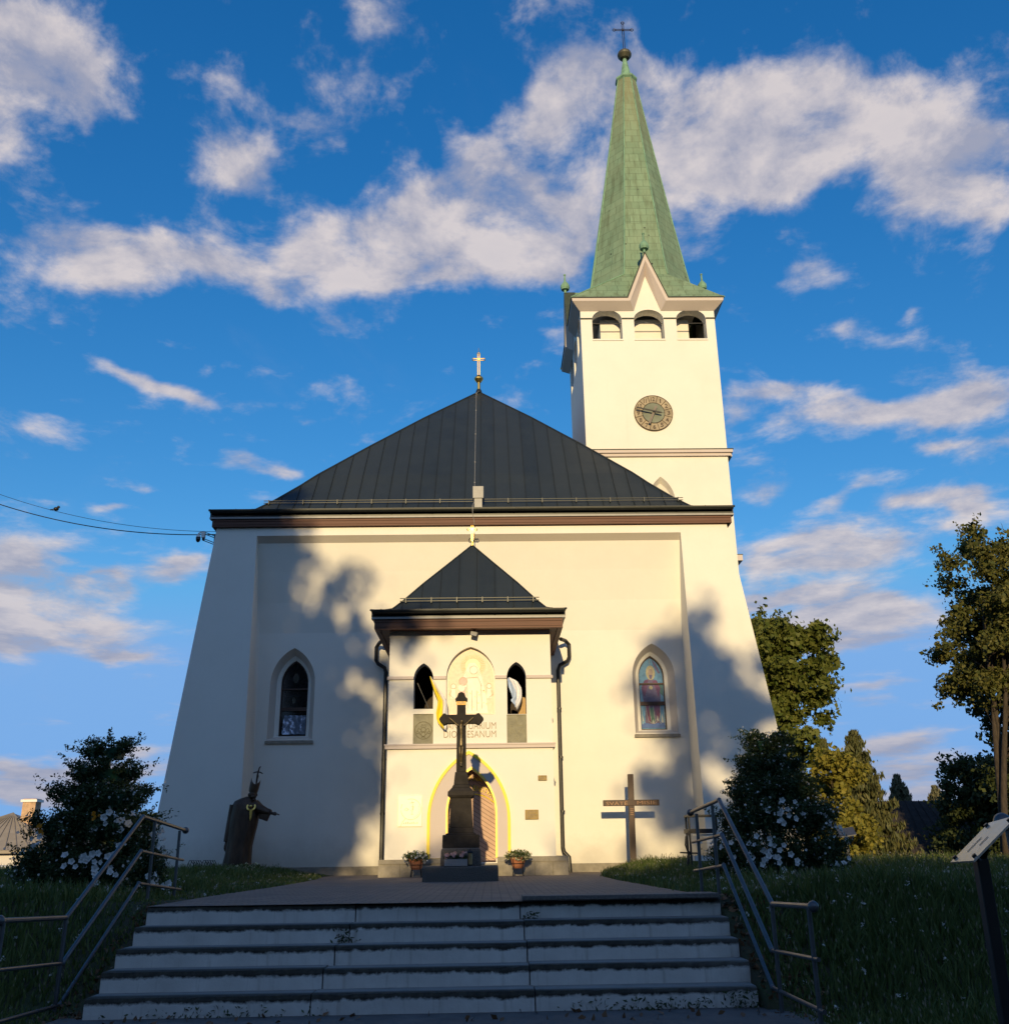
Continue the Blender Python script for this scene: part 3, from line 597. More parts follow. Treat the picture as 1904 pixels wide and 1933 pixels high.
gpoly(b, [(.1, .34), (.55, .34), (.6, .2), (.35, .13)], 'wine', .005); gpoly(b, [(-.5, .36), (-.3, .36), (-.15, .12), (-.35, .12)], 'wine', .005)
gpoly(b, [(-.3, .3), (.05, .3), (.15, .11), (-.15, .10)], 'green', .006)
gpoly(b, [(.5, .6), (.88, .63), (.88, .45), (.62, .5)], 'green', .004)
gpoly(b, [(-.15, .55), (.05, .545), (.12, .575), (-.02, .6), (-.18, .58)], 'halo', .008)
for k, r, d in (('halo', .36, .005), ('skin', .19, .008)):
    gpoly(b, [(math.cos(a)*r, .775+math.sin(a)*r*.28) for a in [2*math.pi*i/16 for i in range(16)]], k, d)
gpoly(b, [(-.14, .745), (.14, .745), (.1, .70), (0, .68), (-.1, .70)], 'mauve', .010)
gpoly(b, [(.15, .95), (.45, .9), (.75, .77), (.6, .76), (.3, .86)], 'mauve', .004)
for pts in ([(-.85, .12), (-.8, .2), (-.72, .12)], [(.6, .1), (.7, .22), (.8, .1)], [(-.1, .09), (0, .15), (.1, .08)], [(.25, .13), (.35, .2), (.42, .12)]): gpoly(b, pts, 'lead', .007)
def lead_lines(b, lines):
    for ln in lines:
        pts = [(xm+x*.365, yg-.012, zb+z*(za-zb)) for x, z in ln]
        b.tube(pts, .006, 4, mi['lead'])
lead_lines(b, [[(-.55, .33), (-.45, .2), (-.35, .12), (-.1, .09), (.1, .085), (.35, .12)], [(-.25, .33), (-.2, .2), (-.12, .1)], [(.05, .32), (.1, .2), (.18, .09)], [(.6, .33), (.55, .2), (.45, .12), (.6, .08)], [(-.85, .3), (-.82, .08)], [(.85, .32), (.88, .06)], [(-.05, .97), (-.02, .88), (.05, .86)]])
b.build('pane', [GL[k] for k in names], wr)
wl, sh, xm, x0, x1, zb, za = window('w', winL, 'dark arched window whose lowest pane mirrors the blue sky', True, 3.50, -6.10, -4.86)
b = MB(); b.wall(sh, [], yg, 0)
for a_, r_ in (((0.02, .77), .22), ((-.05, .47), .14)):
    b.add([(xm+(a_[0]+math.cos(t)*r_)*.37, yg-.004, zb+(a_[1]+math.sin(t)*r_*.3)*(za-zb)) for t in [2*math.pi*i/14 for i in range(14)]], [tuple(range(14))], 1)
b.add([(x0+.07, yg-.02, zb+.06), (x1-.03, yg-.02, zb+.06), (x1-.03, yg+.0, zb+.58), (x0+.11, yg+.0, zb+.58)], [(0, 1, 2, 3)], 2)
skyg, nt_, p_ = newmat('mirror_pane'); p_.inputs['Base Color'].default_value = (.30, .36, .5, 1); p_.inputs['Roughness'].default_value = .08; p_.inputs['Metallic'].default_value = .6
n_ = noise_node(nt_, 3.0, 2, .5); bump(nt_, p_, n_.outputs['Fac'], .3, .04)
b.build('pane', [M['glassdark'], glasspane('glass_dim', (.035, .033, .025)), skyg], wl)

# nave roof : hipped with bell-cast eaves
AP = (-.33, 33.7); EX0, EX1, EY = -7.94, 7.05, 26.2
TP = [0, .035, .07, .105, .14, .17, .2, .24, .28, .335, .43, .525, .64, .745, .87, 1.0]
ZPK = ([0, .07, .14, .2, .28, .335, .525, .745, 1.0], [9.81, 9.93, 10.19, 10.65, 11.34, 11.85, 13.44, 15.23, 17.2])
zt = lambda t: float(np.interp(t, *ZPK))
def front_pt(x, t): return (x, EY + (AP[1]-EY)*t, zt(t))
def xl(t): return EX0 + (AP[0]-EX0)*t
def xr(t): return EX1 + (AP[0]-EX1)*t
b = MB()
for t0, t1 in zip(TP[:-1], TP[1:]):
    q = lambda t: EY + (AP[1]-EY)*t
    b.add([front_pt(xl(t0), t0), front_pt(xr(t0), t0), front_pt(xr(t1), t1), front_pt(xl(t1), t1)], [(0, 1, 2, 3)])
    b.add([(xl(t0), 56, zt(t0)), front_pt(xl(t0), t0), front_pt(xl(t1), t1), (xl(t1), 56, zt(t1))], [(0, 1, 2, 3)])
    b.add([(xr(t0), 56, zt(t0)), front_pt(xr(t0), t0), front_pt(xr(t1), t1), (xr(t1), 56, zt(t1))], [(0, 1, 2, 3)])
# standing seams on the front slope, hip caps
xx = EX0 + .3
while xx < EX1 - .2:
    tm = min((xx-EX0)/(AP[0]-EX0), (EX1-xx)/(EX1-AP[0]))
    ts = [t for t in TP if t < tm] + [tm]
    if tm > .05:
        for t0, t1 in zip(ts[:-1], ts[1:]):
            p0, p1 = Vector(front_pt(xx, t0)), Vector(front_pt(xx, t1)); b.obox(p0+Vector((0, -.008, .012)), p1+Vector((0, -.008, .012)), .016, .045, 1)
    xx += .462
for f in (xl, xr):
    for t0, t1 in zip(TP[:-1], TP[1:]): b.tube([front_pt(f(t0), t0), front_pt(f(t1), t1)], .035, 6, 1)
roof = b.build('nave_roof', [M['roof'], M['gutter']], ch)
def eave(par, x0, x1, ye, yback, ztop, fas_z0, fas_z1, fh, fbox, hooks, side_in):
    b = MB()
    b.box(x0+.10, x1-.10, ye+.08, ye+.20, fas_z0, fas_z1)
    b.box(x0+.10, x0+.22, ye+.20, yback, fas_z0, fas_z1); b.box(x1-.22, x1-.10, ye+.20, yback, fas_z0, fas_z1)
    b.box(x0+.115, x1-.115, ye+.065, ye+.08, fas_z0+.05, fas_z0+.075); b.box(x0+.115, x1-.115, ye+.06, ye+.08, fas_z1-.07, fas_z1-.045)
    b.add([(x0+.2, ye+.2, fas_z0+.03), (x1-.2, ye+.2, fas_z0+.03), (x1-.2, yback, fas_z0+.03), (x0+.2, yback, fas_z0+.03)], [(0, 1, 2, 3)])
    b.build('eaves_board', M['wood'], par)
    b = MB()
    b.box(x0+.03, x1-.03, ye+.03, ye+.22, fas_z1, fas_z1+.05, 1)           # metal drip edge
    b.box(x0+.05, x0+.2, ye+.22, yback, fas_z1, fas_z1+.05, 1); b.box(x1-.2, x1-.05, ye+.22, yback, fas_z1, fas_z1+.05, 1)
    b.box(x0+.02, x1-.02, ye+.10, ye+.3, fas_z1+.05, ztop-.02, 0)
    b.box(x0+.02, x0+.3, ye+.3, yback, fas_z1+.05, ztop-.02, 0); b.box(x1-.3, x1-.02, ye+.3, yback, fas_z1+.05, ztop-.02, 0)
    # half-round gutter
    n = 8; gz = ztop-.02; gr = .085; gy = ye-.02
    sec = [(gy - gr*math.cos(math.pi*i/n), gz - gr*math.sin(math.pi*i/n)) for i in range(n+1)]
    for (ya, za_), (yb, zb_) in zip(sec[:-1], sec[1:]): b.add([(x0+.05, ya, za_), (x1-.05, ya, za_), (x1-.05, yb, zb_), (x0+.05, yb, zb_)], [(0, 1, 2, 3)])
    b.tube([(x0+.05, gy-gr, gz), (x1-.05, gy-gr, gz)], .012, 6)
    for xe in (x0+.05, x1-.05): b.add([(xe, y, z) for y, z in sec], [tuple(range(n+1))])
    for k in range(hooks):
        xh = x0+.5+(x1-x0-1.0)*k/(hooks-1)
        sc2 = [(gy - (gr+.008)*math.cos(math.pi*i/n), gz - (gr+.008)*math.sin(math.pi*i/n)) for i in range(n+1)]
        for (ya, za_), (yb, zb_) in zip(sc2[:-1], sc2[1:]): b.add([(xh-.014, ya, za_), (xh+.014, ya, za_), (xh+.014, yb, zb_), (xh-.014, yb, zb_)], [(0, 1, 2, 3)], 0)
    b.build('gutter', [M['gutter'], M['rubber']], par, fix=False)
eave(roof, EX0, EX1, EY, 56, 9.81, 9.34, 9.56, .2, 0, 13, .1)
def snowguard(par, fx, tgs, xa, xb, nb):
    b = MB()
    for dt, dz in ((0, .10), (0, .03)):
        p0, p1 = Vector(fx(xa)), Vector(fx(xb)); o_ = Vector((0, -.07, dz)); b.tube([p0+o_, p1+o_], .013, 6)
    for k in range(nb):
        x = xa + .15 + (xb-xa-.3)*k/(nb-1); p = Vector(fx(x)); b.box(x-.012, x+.012, p.y-.10, p.y+.06, p.z-.02, p.z+.12)
    return b.build('snow_guard', M['gutter'], par)
snowguard(roof, lambda x: front_pt(x, .17), None, xl(.17)-.05, xr(.17)+.05, 13)
b = MB(); b.box(-.42, -.18, 27.05, 27.32, 10.0, 10.72); b.box(-.46, -.14, 27.02, 27.36, 10.42, 10.80); b.build('vent', M['rubber'], roof, bevel=.012)
b = MB()
lw = [(-.33+.02, AP[1]-.05, 17.25)] + [(-.42-.0*(1-t), EY+(AP[1]-EY)*t-.04, zt(t)+.05) for t in (.97, .8, .6, .4, .28, .17)] + [(-.45, EY-.12, 9.85), (-.45, EY-.13, 9.66), (-.40, EY+.03, 9.32)]
b.tube(lw, .008, 5); 
for p in lw[1:7]: b.ball(p, .022, n=6)
b.build('lightning_cable', M['rubber'], roof)
def budded_cross(b, c, h, wspan, r, bud, m=0, bar=None, zbar=.70):
    x, y, z = c
    zb_ = z + h*zbar
    for dx in (-r*1.3, r*1.3): b.tube([(x+dx, y, z), (x+dx, y, z+h-bud)], r*.55, 6, m)
    for dz in (-r*1.3, r*1.3): b.tube([(x-wspan/2+bud, y, zb_+dz), (x+wspan/2-bud, y, zb_+dz)], r*.55, 6, m)
    for cx_, cz_ in ((x, z+h-bud), (x-wspan/2+bud, zb_), (x+wspan/2-bud, zb_)):
        ring = [(cx_+bud*math.cos(a), y, cz_+bud*math.sin(a)) for a in [2*math.pi*i/10 for i in range(11)]]
        b.tube(ring, r*.6, 5, m, cap=False)
    b.box(x-r*1.6, x+r*1.6, y-r, y+r, zb_-r*1.6, zb_+r*1.6, m)
b = MB(); b.lathe([(.13, 0), (.10, .12), (.075, .16)], (-.33, 33.7, 17.15), 12, 1); b.lathe([(.06, 0), (.055, .3), (.09, .31), (.17, .42), (.17, .48), (.09, .58), (.04, .62)], (-.33, 33.7, 17.31), 16, 0)
budded_cross(b, (-.33, 33.7, 17.92), .98, .5, .028, .055); b.tube([(-.33, 33.7, 18.8), (-.33, 33.7, 19.1)], .01, 5)
b.build('roof_cross', [M['gold'], M['gutter']], roof)

# porch
b = MB()
door_o = pointed(-1.02, .11, .30, 1.40, 2.40, 12)
nicheC = pointed(-1.07, .13, 3.69, 4.60, 5.36, 12); nicheL = pointed(-1.87, -1.39, 3.84, 4.58, 4.96); nicheR = pointed(.42, .89, 3.69, 4.60, 4.97)
relL = [(-1.865, 3.0), (-1.38, 3.0), (-1.38, 3.72), (-1.865, 3.72)]; relR = [(.405, 3.0), (.885, 3.0), (.885, 3.685), (.405, 3.685)]
b.wall([(-2.48, 0), (1.51, 0), (1.51, 5.95), (-2.48, 5.95)], [door_o, nicheC, nicheL, nicheR[:], relL, relR][:4] + [relL, [(.405, 3.0), (.885, 3.0), (.885, 3.68), (.405, 3.68)]], PF)
for x in (-2.48, 1.51): b.add([(x, PF, 0), (x, NV-.001, 0), (x, NV-.001, 5.95), (x, PF, 5.95)], [(0, 1, 2, 3)])
b.strip(nicheC, PF, nicheC, PF+.16); b.add([(x, PF+.16, z) for x, z in nicheC], [tuple(range(len(nicheC)))])
for nn in (nicheL, nicheR): b.strip(nn, PF, nn, PF+.40)
for rr in (relL, [(.405, 3.0), (.885, 3.0), (.885, 3.68), (.405, 3.68)]): b.strip(rr, PF, rr, PF+.035)
b.strip(door_o, PF, door_o, PF+.42)
porch = b.build('porch_wall', M['plaster'], ch)
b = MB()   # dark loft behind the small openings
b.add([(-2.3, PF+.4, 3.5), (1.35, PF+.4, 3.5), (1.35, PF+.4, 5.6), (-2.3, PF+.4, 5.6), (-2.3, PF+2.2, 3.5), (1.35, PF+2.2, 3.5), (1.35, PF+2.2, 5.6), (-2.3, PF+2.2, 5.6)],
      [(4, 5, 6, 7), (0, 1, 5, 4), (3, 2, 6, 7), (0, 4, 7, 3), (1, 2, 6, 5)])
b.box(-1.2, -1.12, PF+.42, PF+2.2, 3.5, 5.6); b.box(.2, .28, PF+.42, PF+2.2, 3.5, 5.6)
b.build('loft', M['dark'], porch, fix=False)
b = MB()
for k in range(6): b.box(.70+k*.028, .722+k*.028, PF+.30, PF+.33, 3.70, 4.14-.0*k)
b.box(.68, .88, PF+.33, PF+.35, 3.70, 4.12); b.build('shutter', simple('sunlit_batten', (.42, .27, .10), .6), porch)
b = MB(); b.tube([(-1.79, PF+.2, 4.5), (-1.50, PF+.12, 3.86)], .016, 6); b.build('flag_pole', M['black'], porch)
for seg in ((-2.50, -1.87), (-1.39, -1.07), (.13, .42), (.89, 1.53)):
    b = MB(); b.box(seg[0], seg[1], PF-.045, PF-.002, 4.555, 4.635); b.build('impost_band', M['trim'], porch, bevel=.012)
for xa, xb in ((-2.525, -2.482), (1.512, 1.555)):
    b = MB(); b.box(xa, xb, PF-.002, NV-.02, 4.555, 4.635); b.build('impost_band', M['trim'], porch, bevel=.012)
b = MB(); b.box(-2.53, 1.56, PF-.07, PF-.002, 2.885, 3.0); b.box(-2.545, 1.575, PF-.085, PF-.07, 2.96, 3.0)
b.box(-2.53, -2.48, PF-.002, NV-.02, 2.885, 3.0); b.box(1.51, 1.56, PF-.002, NV-.02, 2.885, 3.0)
b.build('string_course', M['trim'], porch, bevel=.008)
b = MB(); b.box(-2.60, -1.05, PF-.14, PF-.003, -.05, .29); b.box(-2.60, -1.05, PF-.16, PF-.003, .29, .385); b.box(.14, 1.78, PF-.14, PF-.003, -.05, .31); b.box(.14, 1.78, PF-.16, PF-.003, .31, .42)
b.box(-2.60, -2.482, PF-.003, NV-.09, -.05, .385); b.box(1.512, 1.78, PF-.003, NV-.09, -.05, .42); b.box(-1.05, .14, PF-.35, PF+.44, -.05, .28)
for x in (-2.1, -1.6, .55, 1.0, 1.42): b.box(x-.004, x+.004, PF-.1425, PF-.14, -.05, .29, 1)
b.build('plinth', [M['stone'], M['panelline']], porch, bevel=.01)
# portal
dB = pointed(-1.50, .46, .40, 1.25, 2.83, 14); dB2 = pointed(-1.43, .39, .40, 1.26, 2.75, 14); dI = pointed(-1.06, .15, .40, 1.40, 2.46, 14); dI2 = pointed(-1.015, .105, .40, 1.40, 2.395, 14)
b = MB(); b.wall(dB2, [[(x, max(z, .405)) for x, z in dI]], PF-.02, 0); b.strip(dB2, PF-.02, dB2, PF, 0)
b.wall(dB, [[(x, max(z, .402)) for x, z in dB2]], PF-.05, 1); b.strip(dB, PF-.05, dB, PF, 1); b.strip(dB2, PF-.05, dB2, PF-.02, 2)
b.wall(dI, [[(x, max(z, .402)) for x, z in dI2]], PF-.032, 2); b.strip(dI, PF-.032, dI, PF-.02, 2); b.strip(dI2, PF-.032, dI2, PF+.1, 2)
b.build('door_surround', [M['trim'], M['yellow'], M['goldpaint']], porch, fix=False)
b = MB(); dh = [(x, z) for x, z in door_o]; b.wall(dh, [], PF+.40, 0)
door = b.build('door', M['doorwood'], porch)
for sgn, xa, xb in ((1, -.445, .10), (-1, -1.01, -.465)):
    b = MB(); b.wall([(xa, .30), (xb, .30), (xb, 2.3), (xa, 2.3)], [], PF+.385, 0)
    pts = [p for p in dh]
    b = MB()
    k = 0; zc = -.3
    arch = lambda x: np.interp(abs(x+.455), [0, .15, .3, .42, .5, .565], [2.385, 2.25, 2.03, 1.8, 1.6, 1.42])
    while zc < 2.9:
        # diagonal boards falling away from the centre post
        def zline(x): return zc - sgn*(x - (-.455))*.62
        n = 10; lo = []; hi = []
        for i in range(n+1):
            x = xa + (xb-xa)*i/n; a = min(max(zline(x), .31), arch(x)-.012); c = min(max(zline(x)+.088, .31), arch(x)-.012); lo.append((x, a)); hi.append((x, c))
        if max(h[1]-l[1] for l, h in zip(lo, hi)) > .01:
            for i in range(n):
                if hi[i][1]-lo[i][1] > .002 or hi[i+1][1]-lo[i+1][1] > .002:
                    b.add([(lo[i][0], PF+.375, lo[i][1]), (lo[i+1][0], PF+.375, lo[i+1][1]), (hi[i+1][0], PF+.375, hi[i+1][1]), (hi[i][0], PF+.375, hi[i][1])], [(0, 1, 2, 3)])
                    b.add([(lo[i][0], PF+.376, lo[i][1]-.011), (lo[i+1][0], PF+.376, lo[i+1][1]-.011), (lo[i+1][0], PF+.376, lo[i+1][1]+.001), (lo[i][0], PF+.376, lo[i][1]+.001)], [(0, 1, 2, 3)], 1)
        zc += .10
    b.build('door_leaf', [M['doorwood'], M['doorgap']], door, fix=False)
b = MB(); b.box(-.475, -.435, PF+.35, PF+.37, .31, 2.36); b.build('door_bead', M['doorwood'], door)
text('BR\u00c1NA', .50, .13, (-.455, PF+.362, 2.16), M['yellow'], 'lettering', door, .012, arc=.9)
text('MILOSRDENSTVA', 1.02, .12, (-.455, PF+.362, 1.93), M['yellow'], 'lettering', door, .012, arc=.75)
b = MB()
arc2 = [(-.455+.80*math.sin(a), PF+.36, 1.05+.80*math.cos(a)) for a in [R(-46+92*i/16) for i in range(17)]]
b.tube(arc2, .012, 5); b.build('lettering_band', M['yellow'], door)
text('SANCTUARIUM', 1.26, .16, (-.49, PF-.002, 3.345), M['letter'], 'lettering', porch, .012, bold=-.012)
text('DIOECESANUM', 1.26, .16, (-.49, PF-.002, 3.145), M['letter'], 'lettering', porch, .012, bold=-.012)
# carved coats of arms
def circ(cx_, cz_, r, n=24, a0=0, a1=360): return [(cx_+r*math.cos(R(a0+(a1-a0)*i/n)), cz_+r*math.sin(R(a0+(a1-a0)*i/n))) for i in range(n+1)]
def carve(b, lines, y, r=.008, m=1):
    for ln in lines: b.tube([(x, y, z) for x, z in ln], r, 5, m)
b = MB(); b.box(-1.865, -1.38, PF+.03, PF+.06, 3.0, 3.72)
cx_, cz_ = -1.62, 3.33
carve(b, [circ(cx_, cz_, .205), circ(cx_, cz_+.02, .055), circ(cx_, cz_-.09, .05), [(cx_-.05, cz_+.0), (cx_-.09, cz_-.08), (cx_, cz_-.16), (cx_+.09, cz_-.08), (cx_+.05, cz_)], [(cx_-.06, cz_+.08), (cx_-.03, cz_+.15), (cx_, cz_+.10), (cx_+.03, cz_+.15), (cx_+.06, cz_+.08)],
          [(cx_-.05, cz_+.01), (cx_-.12, cz_+.05), (cx_-.15, cz_-.03)], [(cx_+.05, cz_+.01), (cx_+.12, cz_+.05), (cx_+.15, cz_-.03)], circ(cx_-.14, cz_-.05, .03, 10), circ(cx_+.14, cz_-.05, .03, 10), [(cx_-.05, cz_-.17), (cx_, cz_-.15), (cx_+.05, cz_-.17)]], PF+.03)
b.build('relief_panel', [M['panelstone'], M['panelline']], porch)
b = MB(); b.box(.405, .885, PF+.03, PF+.06, 3.0, 3.68); cx_, cz_ = .645, 3.30
lnm = simple('pale_carving', (.33, .31, .21), .85)
carve(b, [[(cx_, cz_+.19), (cx_, cz_+.34)], [(cx_-.06, cz_+.27), (cx_+.06, cz_+.27)], [(cx_-.04, cz_+.31), (cx_+.04, cz_+.31)], [(cx_-.17, cz_+.12), (cx_+.17, cz_+.12), (cx_, cz_-.1), (cx_-.17, cz_+.12)], circ(cx_-.10, cz_-.01, .045, 12), circ(cx_+.10, cz_-.01, .045, 12), circ(cx_, cz_-.14, .045, 12), [(cx_-.16, cz_+.05), (cx_-.16, cz_-.09)], [(cx_+.16, cz_+.05), (cx_+.16, cz_-.09)], [(cx_-.04, cz_+.14), (cx_, cz_+.19), (cx_+.04, cz_+.14)], [(cx_-.02, cz_-.22), (cx_, cz_-.18), (cx_+.02, cz_-.22)]], PF+.03)
b.build('relief_panel', [M['panelstone'], lnm], porch)
# devotional picture: plain generic veiled figure with rays
b = MB(); P1 = [simple('mosaic_ground', (.74, .60, .45), .5, var=.12, scale=14, bstr=.3, bscale=30), simple('mosaic_gold', (.80, .68, .30), .4, var=.1), simple('mosaic_pale', (.80, .74, .64), .5, var=.08), simple('mosaic_rose', (.68, .42, .36), .5, var=.1), simple('mosaic_line', (.50, .36, .24), .6)]
ni = [(-.47+(x+.47)*.93, 3.71+(z-3.69)*.965) for x, z in nicheC]; yk = PF+.125
b.wall(ni, [], yk, 0); b.strip(ni, yk, ni, yk+.035, 0)
def pp(pts, m, d): b.add([(x, yk-d, z) for x, z in pts], [tuple(range(len(pts)))], m)
for k in range(36):
    a = R(10*k+4); c0 = (-.42, 4.90); b.tube([(c0[0]+.19*math.cos(a), yk-.004, c0[1]+.19*math.sin(a)), (c0[0]+.31*math.cos(a), yk-.004, c0[1]+.31*math.sin(a)*.95)], .006, 4, 1)
pp(circ(-.42, 4.90, .18)[:-1], 1, .003)
pp([(-.82, 3.74), (-.05, 3.74), (-.10, 4.2), (-.18, 4.55), (-.24, 4.78), (-.36, 4.98), (-.50, 4.98), (-.60, 4.80), (-.70, 4.5), (-.78, 4.2)], 2, .006)
pp(circ(-.40, 4.80, .10)[:-1], 2, .010); pp(circ(-.66, 4.52, .10)[:-1], 3, .010); pp([(-.78, 4.05), (-.60, 4.05), (-.58, 4.38), (-.74, 4.38)], 3, .009)
pp(circ(-.70, 4.36, .085)[:-1], 2, .013)
for x in (-.90, -.02): pp(circ(x, 4.40, .06)[:-1], 2, .006); pp([(x-.06, 4.1), (x+.06, 4.1), (x+.04, 4.36), (x-.04, 4.36)], 2, .005)
carve(b, [circ(-.40, 4.80, .10), circ(-.66, 4.52, .10), [(-.58, 4.6), (-.3, 4.62), (-.2, 4.4)], [(-.56, 4.45), (-.55, 3.8)], [(-.22, 4.45), (-.20, 3.85)], [(-.45, 4.3), (-.44, 3.8)], [(-.33, 4.3), (-.32, 3.8)], circ(-.90, 4.40, .06), circ(-.02, 4.40, .06), [(-.95, 4.3), (-1.0, 4.2), (-.9, 4.12)], [(.03, 4.3), (.08, 4.2), (-.02, 4.12)]], yk-.012, .005, 4)
for k in range(14): pp(circ(-.60+.55*random.random(), 3.85+.5*random.random(), .018, 6)[:-1], 1, .014)
b.build('mosaic', P1, porch, fix=False)
# porch roof
AP2 = (-.46, 25.95); PX0, PX1, PY = -2.93, 1.91, 23.5
PZ = ([0, .1, .2, .29, .49, .76, 1.0], [6.2, 6.24, 6.34, 6.58, 7.18, 7.94, 8.62]); ztp = lambda t: float(np.interp(t, *PZ))
TP2 = [0, .05, .1, .15, .2, .245, .29, .39, .49, .62, .76, .88, 1.0]
pxl = lambda t: PX0+(AP2[0]-PX0)*t; pxr = lambda t: PX1+(AP2[0]-PX1)*t; pyt = lambda t: PY+(AP2[1]-PY)*t
b = MB()
for t0, t1 in zip(TP2[:-1], TP2[1:]):
    b.add([(pxl(t0), pyt(t0), ztp(t0)), (pxr(t0), pyt(t0), ztp(t0)), (pxr(t1), pyt(t1), ztp(t1)), (pxl(t1), pyt(t1), ztp(t1))], [(0, 1, 2, 3)])
    for f in (pxl, pxr): b.add([(f(t0), NV-.002, ztp(t0)), (f(t0), pyt(t0), ztp(t0)), (f(t1), pyt(t1), ztp(t1)), (f(t1), NV-.002, ztp(t1))], [(0, 1, 2, 3)])
xx = PX0+.26
while xx < PX1-.1:
    tm = min((xx-PX0)/(AP2[0]-PX0), (PX1-xx)/(PX1-AP2[0])); ts = [t for t in TP2 if t < tm]+[tm]
    for t0, t1 in zip(ts[:-1], ts[1:]): b.obox((xx, pyt(t0)-.006, ztp(t0)+.01), (xx, pyt(t1)-.006, ztp(t1)+.01), .014, .035, 1)
    xx += .47
for f in (pxl, pxr):
    for t0, t1 in zip(TP2[:-1], TP2[1:]): b.tube([(f(t0), pyt(t0), ztp(t0)), (f(t1), pyt(t1), ztp(t1))], .025, 6, 1)
proof = b.build('porch_roof', [M['roof'], M['gutter']], porch)
eave(proof, PX0, PX1, PY, NV-.01, 6.2, 5.74, 5.98, .2, 0, 7, .1)
snowguard(proof, lambda x: (x, pyt(.275), ztp(.275)), None, pxl(.27), pxr(.27), 6)
b = MB(); b.lathe([(.035, 0), (.03, .1), (.05, .12), (.05, .15), (.02, .18)], (AP2[0], AP2[1], 8.6), 10); budded_cross(b, (AP2[0], AP2[1], 8.76), .46, .28, .018, .03); b.build('roof_cross', M['gold'], proof)
for (pts) in ([(-2.98, NV-.5, 6.1), (-3.08, NV-.28, 6.08), (-3.16, NV-.2, 5.98), (-3.16, NV-.2, 5.62), (-3.10, NV-.2, 5.52), (-2.92, NV-.2, 5.40), (-2.88, NV-.2, 5.28), (-2.87, NV-.2, .42), (-2.86, NV-.22, .3)],
              [(1.98, NV-.5, 6.1), (2.12, NV-.28, 6.1), (2.23, NV-.2, 6.0), (2.23, NV-.2, 5.66), (2.17, NV-.2, 5.54), (1.95, NV-.2, 5.42), (1.90, NV-.2, 5.28), (1.88, NV-.2, .62), (1.91, NV-.2, .5), (2.03, NV-.24, .38), (2.05, NV-.26, -.02)]):
    b = MB(); b.tube(pts, .055, 10)
    for z in (4.2, 2.9, 1.5): b.tube([(pts[7 if len(pts) == 9 else 6][0], NV-.2, z), (pts[7 if len(pts) == 9 else 6][0], NV-.2, z+.05)], .066, 10)
    b.build('downpipe', M['pipe'], porch, smooth=False)

# ------------------------------------------------------------------ tower
TX0, TX1, TD = 3.53, 8.60, 5.07
TCX, TCY = (TX0+TX1)/2, TF+TD/2; HW = TD/2
belf = [rounded(x, x+1.12, 18.62, 19.47, 19.88) for x in (3.965, 5.545, 7.145)]
tw_low = pointed(5.66, 6.60, 11.4, 12.15, 13.08); tw_in = pointed(5.82, 6.42, 11.5, 12.2, 12.73)
gab = [(TX0, 9), (TX1, 9), (TX1, 20.05), (6.78, 20.05), (6.075, 21.95), (5.37, 20.05), (TX0, 20.05)]
b = MB()
b.wall(gab, belf+[tw_low], TF)
for hl in belf: b.strip(hl, TF, hl, TF+.45)
b.strip(tw_low, TF, pointed(5.74, 6.52, 11.45, 12.17, 12.9), TF+.22); b.strip(pointed(5.74, 6.52, 11.45, 12.17, 12.9), TF+.22, tw_in, TF+.3)
# left side with openings (mapped from a front-like layout)
def side_map(bm_src, xs):   # rotate (x along front) to the left side wall
    out = MB()
    for (x, y, z) in bm_src.v: out.v.append((xs + (y-TF), TF + TD - (x-TX0), z))
    out.f = bm_src.f; out.m = bm_src.m; return out
s_ = MB(); s_.wall(gab, belf, TF); [s_.strip(hl, TF, hl, TF+.45) for hl in belf]
L_ = side_map(s_, TX0); b.add(L_.v, L_.f)
b.add([(TX1, TF, 9), (TX1, TF+TD, 9), (TX1, TF+TD, 20.05), (TX1, TF+TD/2, 21.95), (TX1, TF, 20.05)], [(0, 1, 2, 3, 4)])
b.add([(TX0, TF+TD, 9), (TX1, TF+TD, 9), (TX1, TF+TD, 20.05), (TX0, TF+TD, 20.05)], [(0, 1, 2, 3)])
tower = b.build('tower_wall', M['plaster'], ch, fix=False)
b = MB()   # belfry chamber
b.box(TX0+.46, TX1-.46, TF+.46, TF+TD-.46, 18.3, 18.6)
b.box(TX0+.46, TX1-.46, TF+.46, TF+TD-.46, 20.3, 20.5)
bw = [rounded(x, x+1.12, 18.6, 19.28, 19.62) for x in (4.25, 5.55, 6.85)]
b.box(4.35, 7.75, TF+.72, TF+3.6, 18.6, 19.86)
for z in (19.02, 19.36): b.box(4.35, 7.75, TF+.705, TF+.72, z, z+.018, 1)
b.build('belfry_chamber', [M['plaster'], M['trim']], tower)
for hl in belf:
    b = MB(); b.box(hl[0][0]-.02, hl[1][0]+.02, TF-.03, TF+.45, 18.56, 18.62, 0); b.build('belfry_sill', M['plaster'], tower)
segs = [(TX0-.02, 3.965), (5.085, 5.545), (6.665, 7.145), (8.265, TX1+.03)]
for a, c in segs:
    b = MB(); b.box(a, c, TF-.03, TF-.002, 19.47, 19.52); b.build('impost_band', M['coppercap'], tower)
for hl in belf:
    b = MB(); x0_, x1_ = hl[0][0], hl[1][0]; b.box(x0_, x1_, TF+.25, TF+.27, 19.42, 19.445); b.build('tie_rod', M['black'], tower)
